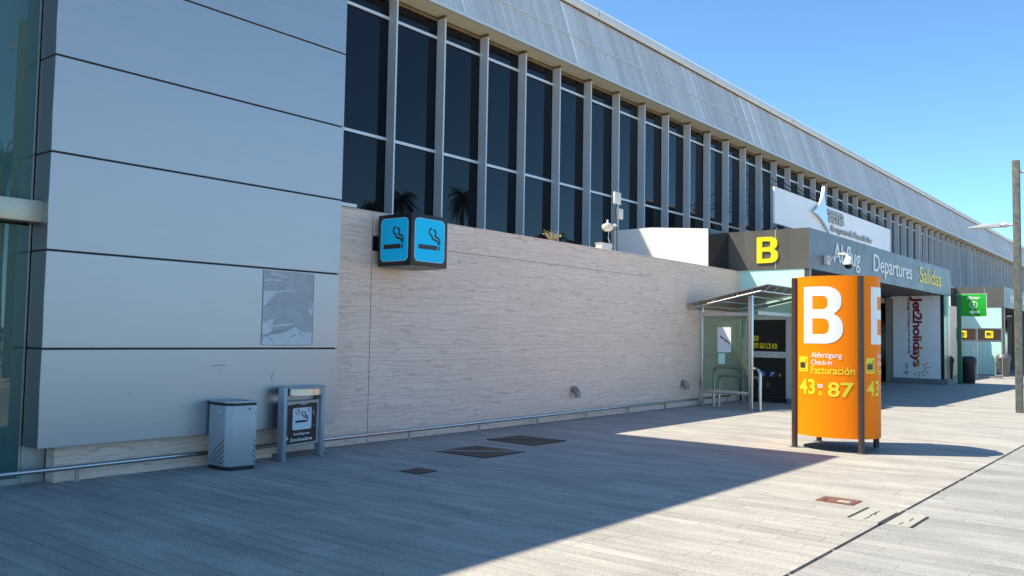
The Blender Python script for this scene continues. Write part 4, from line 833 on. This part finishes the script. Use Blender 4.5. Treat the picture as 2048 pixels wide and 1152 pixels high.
# ================================================================== FAR OBJECTS
# holiday poster on the pier
ps = thing('holiday_poster', (-8.6, 35.44, 0.2), 'large pale poster with a dark red and gold vertical holiday slogan on the pier', 'poster')
yp = 35.498
MB().box(-9.445, -7.74, yp-0.045, yp-0.005, 0.21, 3.38).build('poster_board', 'posterwhite', ps)
MB().box(-7.738, -7.62, yp-0.05, yp-0.002, 0.20, 3.385).build('edge_strip', 'black', ps)
px_ = lambda x: -9.446+(x-1786)*0.01798; pz_ = lambda y: 3.43-(y-590)*0.01955
Fp = Frame((0, yp-0.045, 0), (0, 0, -1), (1, 0, 0), (0, -1, 0))
f = Flat(Fp, 0.001, 0.004); f.text('Jet2holidays', -pz_(594), px_(1820.5), -pz_(733), px_(1845.5), bold=0.03, space=0.93); f.build('slogan', 'jetprint', ps)
f = Flat(Fp, 0.001, 0.004); f.text('Package holidays you can trust', -pz_(594), px_(1814.6), -pz_(708), px_(1822.4), bold=0.02); f.build('small_slogan', 'maroon', ps)
f = Flat(Frame((0, yp-0.045, 0), (1, 0, 0), (0, 0, 1), (0, -1, 0)), 0.001, 0.004)
cx_, cz_ = px_(1840), pz_(734)
f.stroke([(cx_+r*math.cos(math.radians(a)), cz_+r*math.sin(math.radians(a))) for a, r in [(50-10*k, 0.19) for k in range(18)]], 0.035)
for a in (-125, -95, -63, -30, 3, 35): f.stroke([(cx_+0.25*math.cos(math.radians(a)), cz_+0.25*math.sin(math.radians(a))), (cx_+0.35*math.cos(math.radians(a)), cz_+0.35*math.sin(math.radians(a)))], 0.05)
f.build('sun_drawing', 'gold', ps)
f = Flat(Fp, 0.001, 0.004); f.text('ABTA', -pz_(725), px_(1811.5), -pz_(737), px_(1815.5), bold=0.03); f.build('travel_mark', 'navy', ps)
f = Flat(Frame((0, yp-0.045, 0), (1, 0, 0), (0, 0, 1), (0, -1, 0)), 0.001, 0.004); f.ring(px_(1812.5), pz_(744.5), 0.075, 0.014); f.stroke([(px_(1811), pz_(746)), (px_(1813), pz_(744)), (px_(1814), pz_(742))], 0.05); f.build('round_mark', 'navy', ps)

# green information sign
gs = thing('information_sign', (-7.45, 36.9, 0), 'green flag sign with a white i and arrow on a tall green post', 'sign')
yg = 36.85
MB().box(-7.46, -7.30, yg, yg+0.12, 0.02, 3.50).build('post', 'dkgreen', gs, bevel=0.01)
MB().box(-7.60, -7.20, yg-0.12, yg+0.3, 0.0, 0.02).build('foot', 'dkgreen', gs)
MB().box(-7.30, -6.42, yg+0.02, yg+0.08, 2.62, 3.50).build('panel', 'green', gs, bevel=0.006)
FG = FY(-7.30, yg+0.02, 2.62)
f = Flat(FG, 0.001, 0.003); f.text('Binter', 0.20, 0.67, 0.66, 0.79, bold=0.03, shear=0.25); f.ring(0.43, 0.455, 0.13, 0.022); f.disc(0.445, 0.535, 0.024); f.poly([(0.385, 0.37), (0.44, 0.37), (0.465, 0.49), (0.40, 0.49), (0.397, 0.47), (0.415, 0.465)])
f.poly([(0.26, 0.17), (0.42, 0.27), (0.42, 0.205), (0.62, 0.205), (0.62, 0.14), (0.42, 0.14), (0.42, 0.07)]); f.build('sign_print', 'textwhite', gs)
f = Flat(FG, 0.001, 0.002); f.rect(0, 0, 0.885, 0.012); f.rect(0.87, 0, 0.882, 0.88); f.rect(0.0, 0.868, 0.88, 0.88); f.build('edge_trim', 'textwhite', gs)

def wheelie(x, y, s, label, m_='blacksoft'):
    t = thing('waste_bin', (x, y, 0), label, 'bin', 'tall waste bins by the portals')
    MB().lathe([(0.25*s, 0.02), (0.27*s, 0.05), (0.31*s, 0.80), (0.315*s, 0.82)], (x, y, 0), 18).build('body', m_, t)
    MB().lathe([(0.335*s, 0.815), (0.345*s, 0.84), (0.345*s, 0.90), (0.33*s, 0.98), (0.24*s, 1.07), (0.05*s, 1.08)], (x, y, 0), 18).build('lid', m_, t)
    MB().box(x-0.34*s, x-0.30*s, y-0.05, y+0.05, 0.55, 0.60).build('handle', m_, t)
wheelie(-7.22, 37.55, 0.92, 'black waste bin directly behind the green sign post')
wheelie(-7.93, 37.2, 0.85, 'black waste bin half hidden behind the poster pier')
wheelie(-7.55, 47.3, 0.95, 'dark grey waste bin beside the teal glass of the second portal', 'dkmetal')

tr = thing('trolley_bay_frame', (-7.6, 44, 0), 'thin steel trolley bay frame with two brown signs showing yellow trolleys', 'trolley bay')
yt = 44.0
for x in (-8.93, -8.08, -7.07): MB().tube([(x, yt, 0.0), (x, yt, 2.30)], 0.022, 8).build('upright', 'steel', tr)
for a, b in ((-8.92, -8.11), (-8.05, -7.09)):
    MB().box(a+0.01, b-0.01, yt-0.02, yt+0.02, 1.735, 2.235).build('sign_panel', 'brownsign', tr)
    MB().box(a, b, yt-0.035, yt+0.035, 2.237, 2.285).build('top_rail', 'steel', tr)
    MB().box(a, b, yt-0.035, yt+0.035, 1.66, 1.732).build('bottom_rail', 'steel', tr)
    cx = -8.655 if a < -8.5 else -7.575
    sgn = Flat(FY(cx, yt-0.021, 2.0), 0, 0.004).rrect(-0.165, -0.165, 0.165, 0.165, 0.03).build('yellow_plate', 'textyellow', tr)
    f = Flat(FY(cx, yt-0.021, 2.0), 0.0045, 0.003); f.rect(-0.11, -0.02, 0.05, 0.08); f.stroke([(-0.12, -0.05), (0.08, -0.05), (0.12, 0.09)], 0.018); f.disc(-0.08, -0.085, 0.018, 8); f.disc(0.06, -0.085, 0.018, 8); f.build('trolley_pictogram', 'brownsign', sgn)
for x in (-8.08, -7.07):
    d = -0.28; m = MB()
    m.tube([(x, yt, 0.95), (x+d, yt-0.05, 0.93), (x+d, yt-0.05, 0.12)], 0.025, 8); m.tube([(x, yt, 0.16), (x+d, yt-0.05, 0.16)], 0.025, 8); m.tube([(x+d, yt-0.05, 0.12), (x+d, yt-0.3, 0.02)], 0.02, 8); m.tube([(x, yt, 0.12), (x, yt-0.3, 0.02)], 0.02, 8); m.build('guide_hoop', 'steel', tr)
m = MB(); m.tube([(-8.25, yt-0.02, 0.95), (-8.25, yt-0.02, 1.45), (-8.30, yt-0.02, 1.47)], 0.02, 8)
m.build('hook', 'steel', tr)
MB().box(-8.9, -7.1, yt+0.2, yt+0.35, 0.0, 0.10).build('floor_rail', 'steel_dull', tr)

# street lamp at the right
def lamp(x, y, h, label, heads, w=0.19):
    t = thing('street_lamp', (x, y, 0), label, 'street lamp', 'lamp posts of the forecourt')
    MB().box(x-w/2, x+w/2, y-w/2, y+w/2, 0.0, h).build('post', 'lampgrey', t, bevel=0.012)
    for dx, z in heads:
        s = 1 if dx > 0 else -1
        MB().tube([(x+s*w/2, y, z), (x+s*(w/2+0.10), y, z)], 0.035, 10).build('lamp_arm', 'lamp_lt', t)
        m = MB(); m.tube([(x+s*(w/2+0.10), y, z), (x+s*(w/2+0.18), y, z+0.01), (x+s*(w/2+0.27), y, z)], [0.05, 0.07, 0.045], 10); m.build('lamp_joint', 'lamp_lt', t)
        pr = [(w/2+0.26, 0.05), (w/2+0.62, 0.05), (w/2+0.94, -0.015), (w/2+0.94, -0.04), (w/2+0.26, -0.05)]
        m = MB(); m.prism([(x+s*a, y-0.09, z+b) for a, b in pr], (0, 0.18, 0)); m.build('lamp_head', 'lamp_lt', t, bevel=0.01)
    return t
lamp(-3.345, 22.95, 5.915, 'tall square weathered grey lamp post with slim lamp arms at the right edge', ((-1, 4.395), (1, 5.63)), 0.15)

# ================================================================== across the road (seen as reflections in the glass)
lamp(10.0, 10.9, 11.3, 'taller lamp post across the road mirrored in the entrance glass', ((-1, 10.6), (1, 10.6), (-1, 9.0)), 0.30)
def palm(x, y, h, seed, label):
    random.seed(seed); t = thing('palm_tree', (x, y, 0), label, 'palm tree', 'palms across the road')
    MB().tube([(x, y, -0.1), (x+0.1, y, h*0.4), (x+0.15, y+0.1, h-1.2)], [0.28, 0.2, 0.17], 10).build('trunk', 'trunk', t)
    m = MB(); c = Vector((x+0.15, y+0.1, h-1.2))
    for k in range(84):
        a = random.uniform(0, 6.28); up = random.uniform(-1.7, 1.0); L = random.uniform(1.2, 1.9)
        d = Vector((math.cos(a), math.sin(a), 0)); pts = [c+d*(L*t_*(1-0.15*abs(up)))+Vector((0, 0, L*(up*t_-0.55*t_*t_))) for t_ in [i/7 for i in range(8)]]
        sd = Vector((-d.y, d.x, 0))
        for i in range(1, 7):
            for s in (1, -1):
                for e in (0, 0.5):
                    p = pts[i].lerp(pts[i+1], e); q = p+sd*s*random.uniform(0.3, 0.5)+Vector((0, 0, -random.uniform(0.15, 0.45)))+d*0.2
                    m.face([p, p+d*0.05, q])
        m.tube(pts, [0.03]*7+[0.01], 4)
    m.build('crown', 'frond', t, recalc=False)
for i, (x, y, h, lb) in enumerate(((25, 62.7, 16.9, 'tall palm mirrored in the windows, the clearest one'), (25, 54.9, 15.4, 'palm mirrored in the window above the blue smoking sign'), (25.5, 51.6, 14.4, 'palm mirrored just left of the blue smoking sign'), (25, 77.5, 13.9, 'low palm mirrored in the windows behind the weed'), (25, 82.0, 13.5, 'low palm mirrored in the window right of the weed'), (25, 92, 13.5, 'palm mirrored in the window beside the roof camera'), (25, 15.9, 10.8, 'palm mirrored in the entrance glass at the far left'))):
    palm(x, y, h, 30+i, lb)
random.seed(9); m = MB()
for k in range(9000):
    c = Vector((random.uniform(16.5, 18.5), random.uniform(-25, 130), random.uniform(0.0, 1.7))); s_ = random.uniform(0.10, 0.24)
    d1 = Vector([random.uniform(-1, 1) for _ in range(3)]).normalized()*s_; d2 = Vector([random.uniform(-1, 1) for _ in range(3)]).normalized()*s_
    m.face([c-d1, c-d2, c+d1, c+d2])
tag(m.build('hedge', 'hedge', recalc=False), kind='stuff')
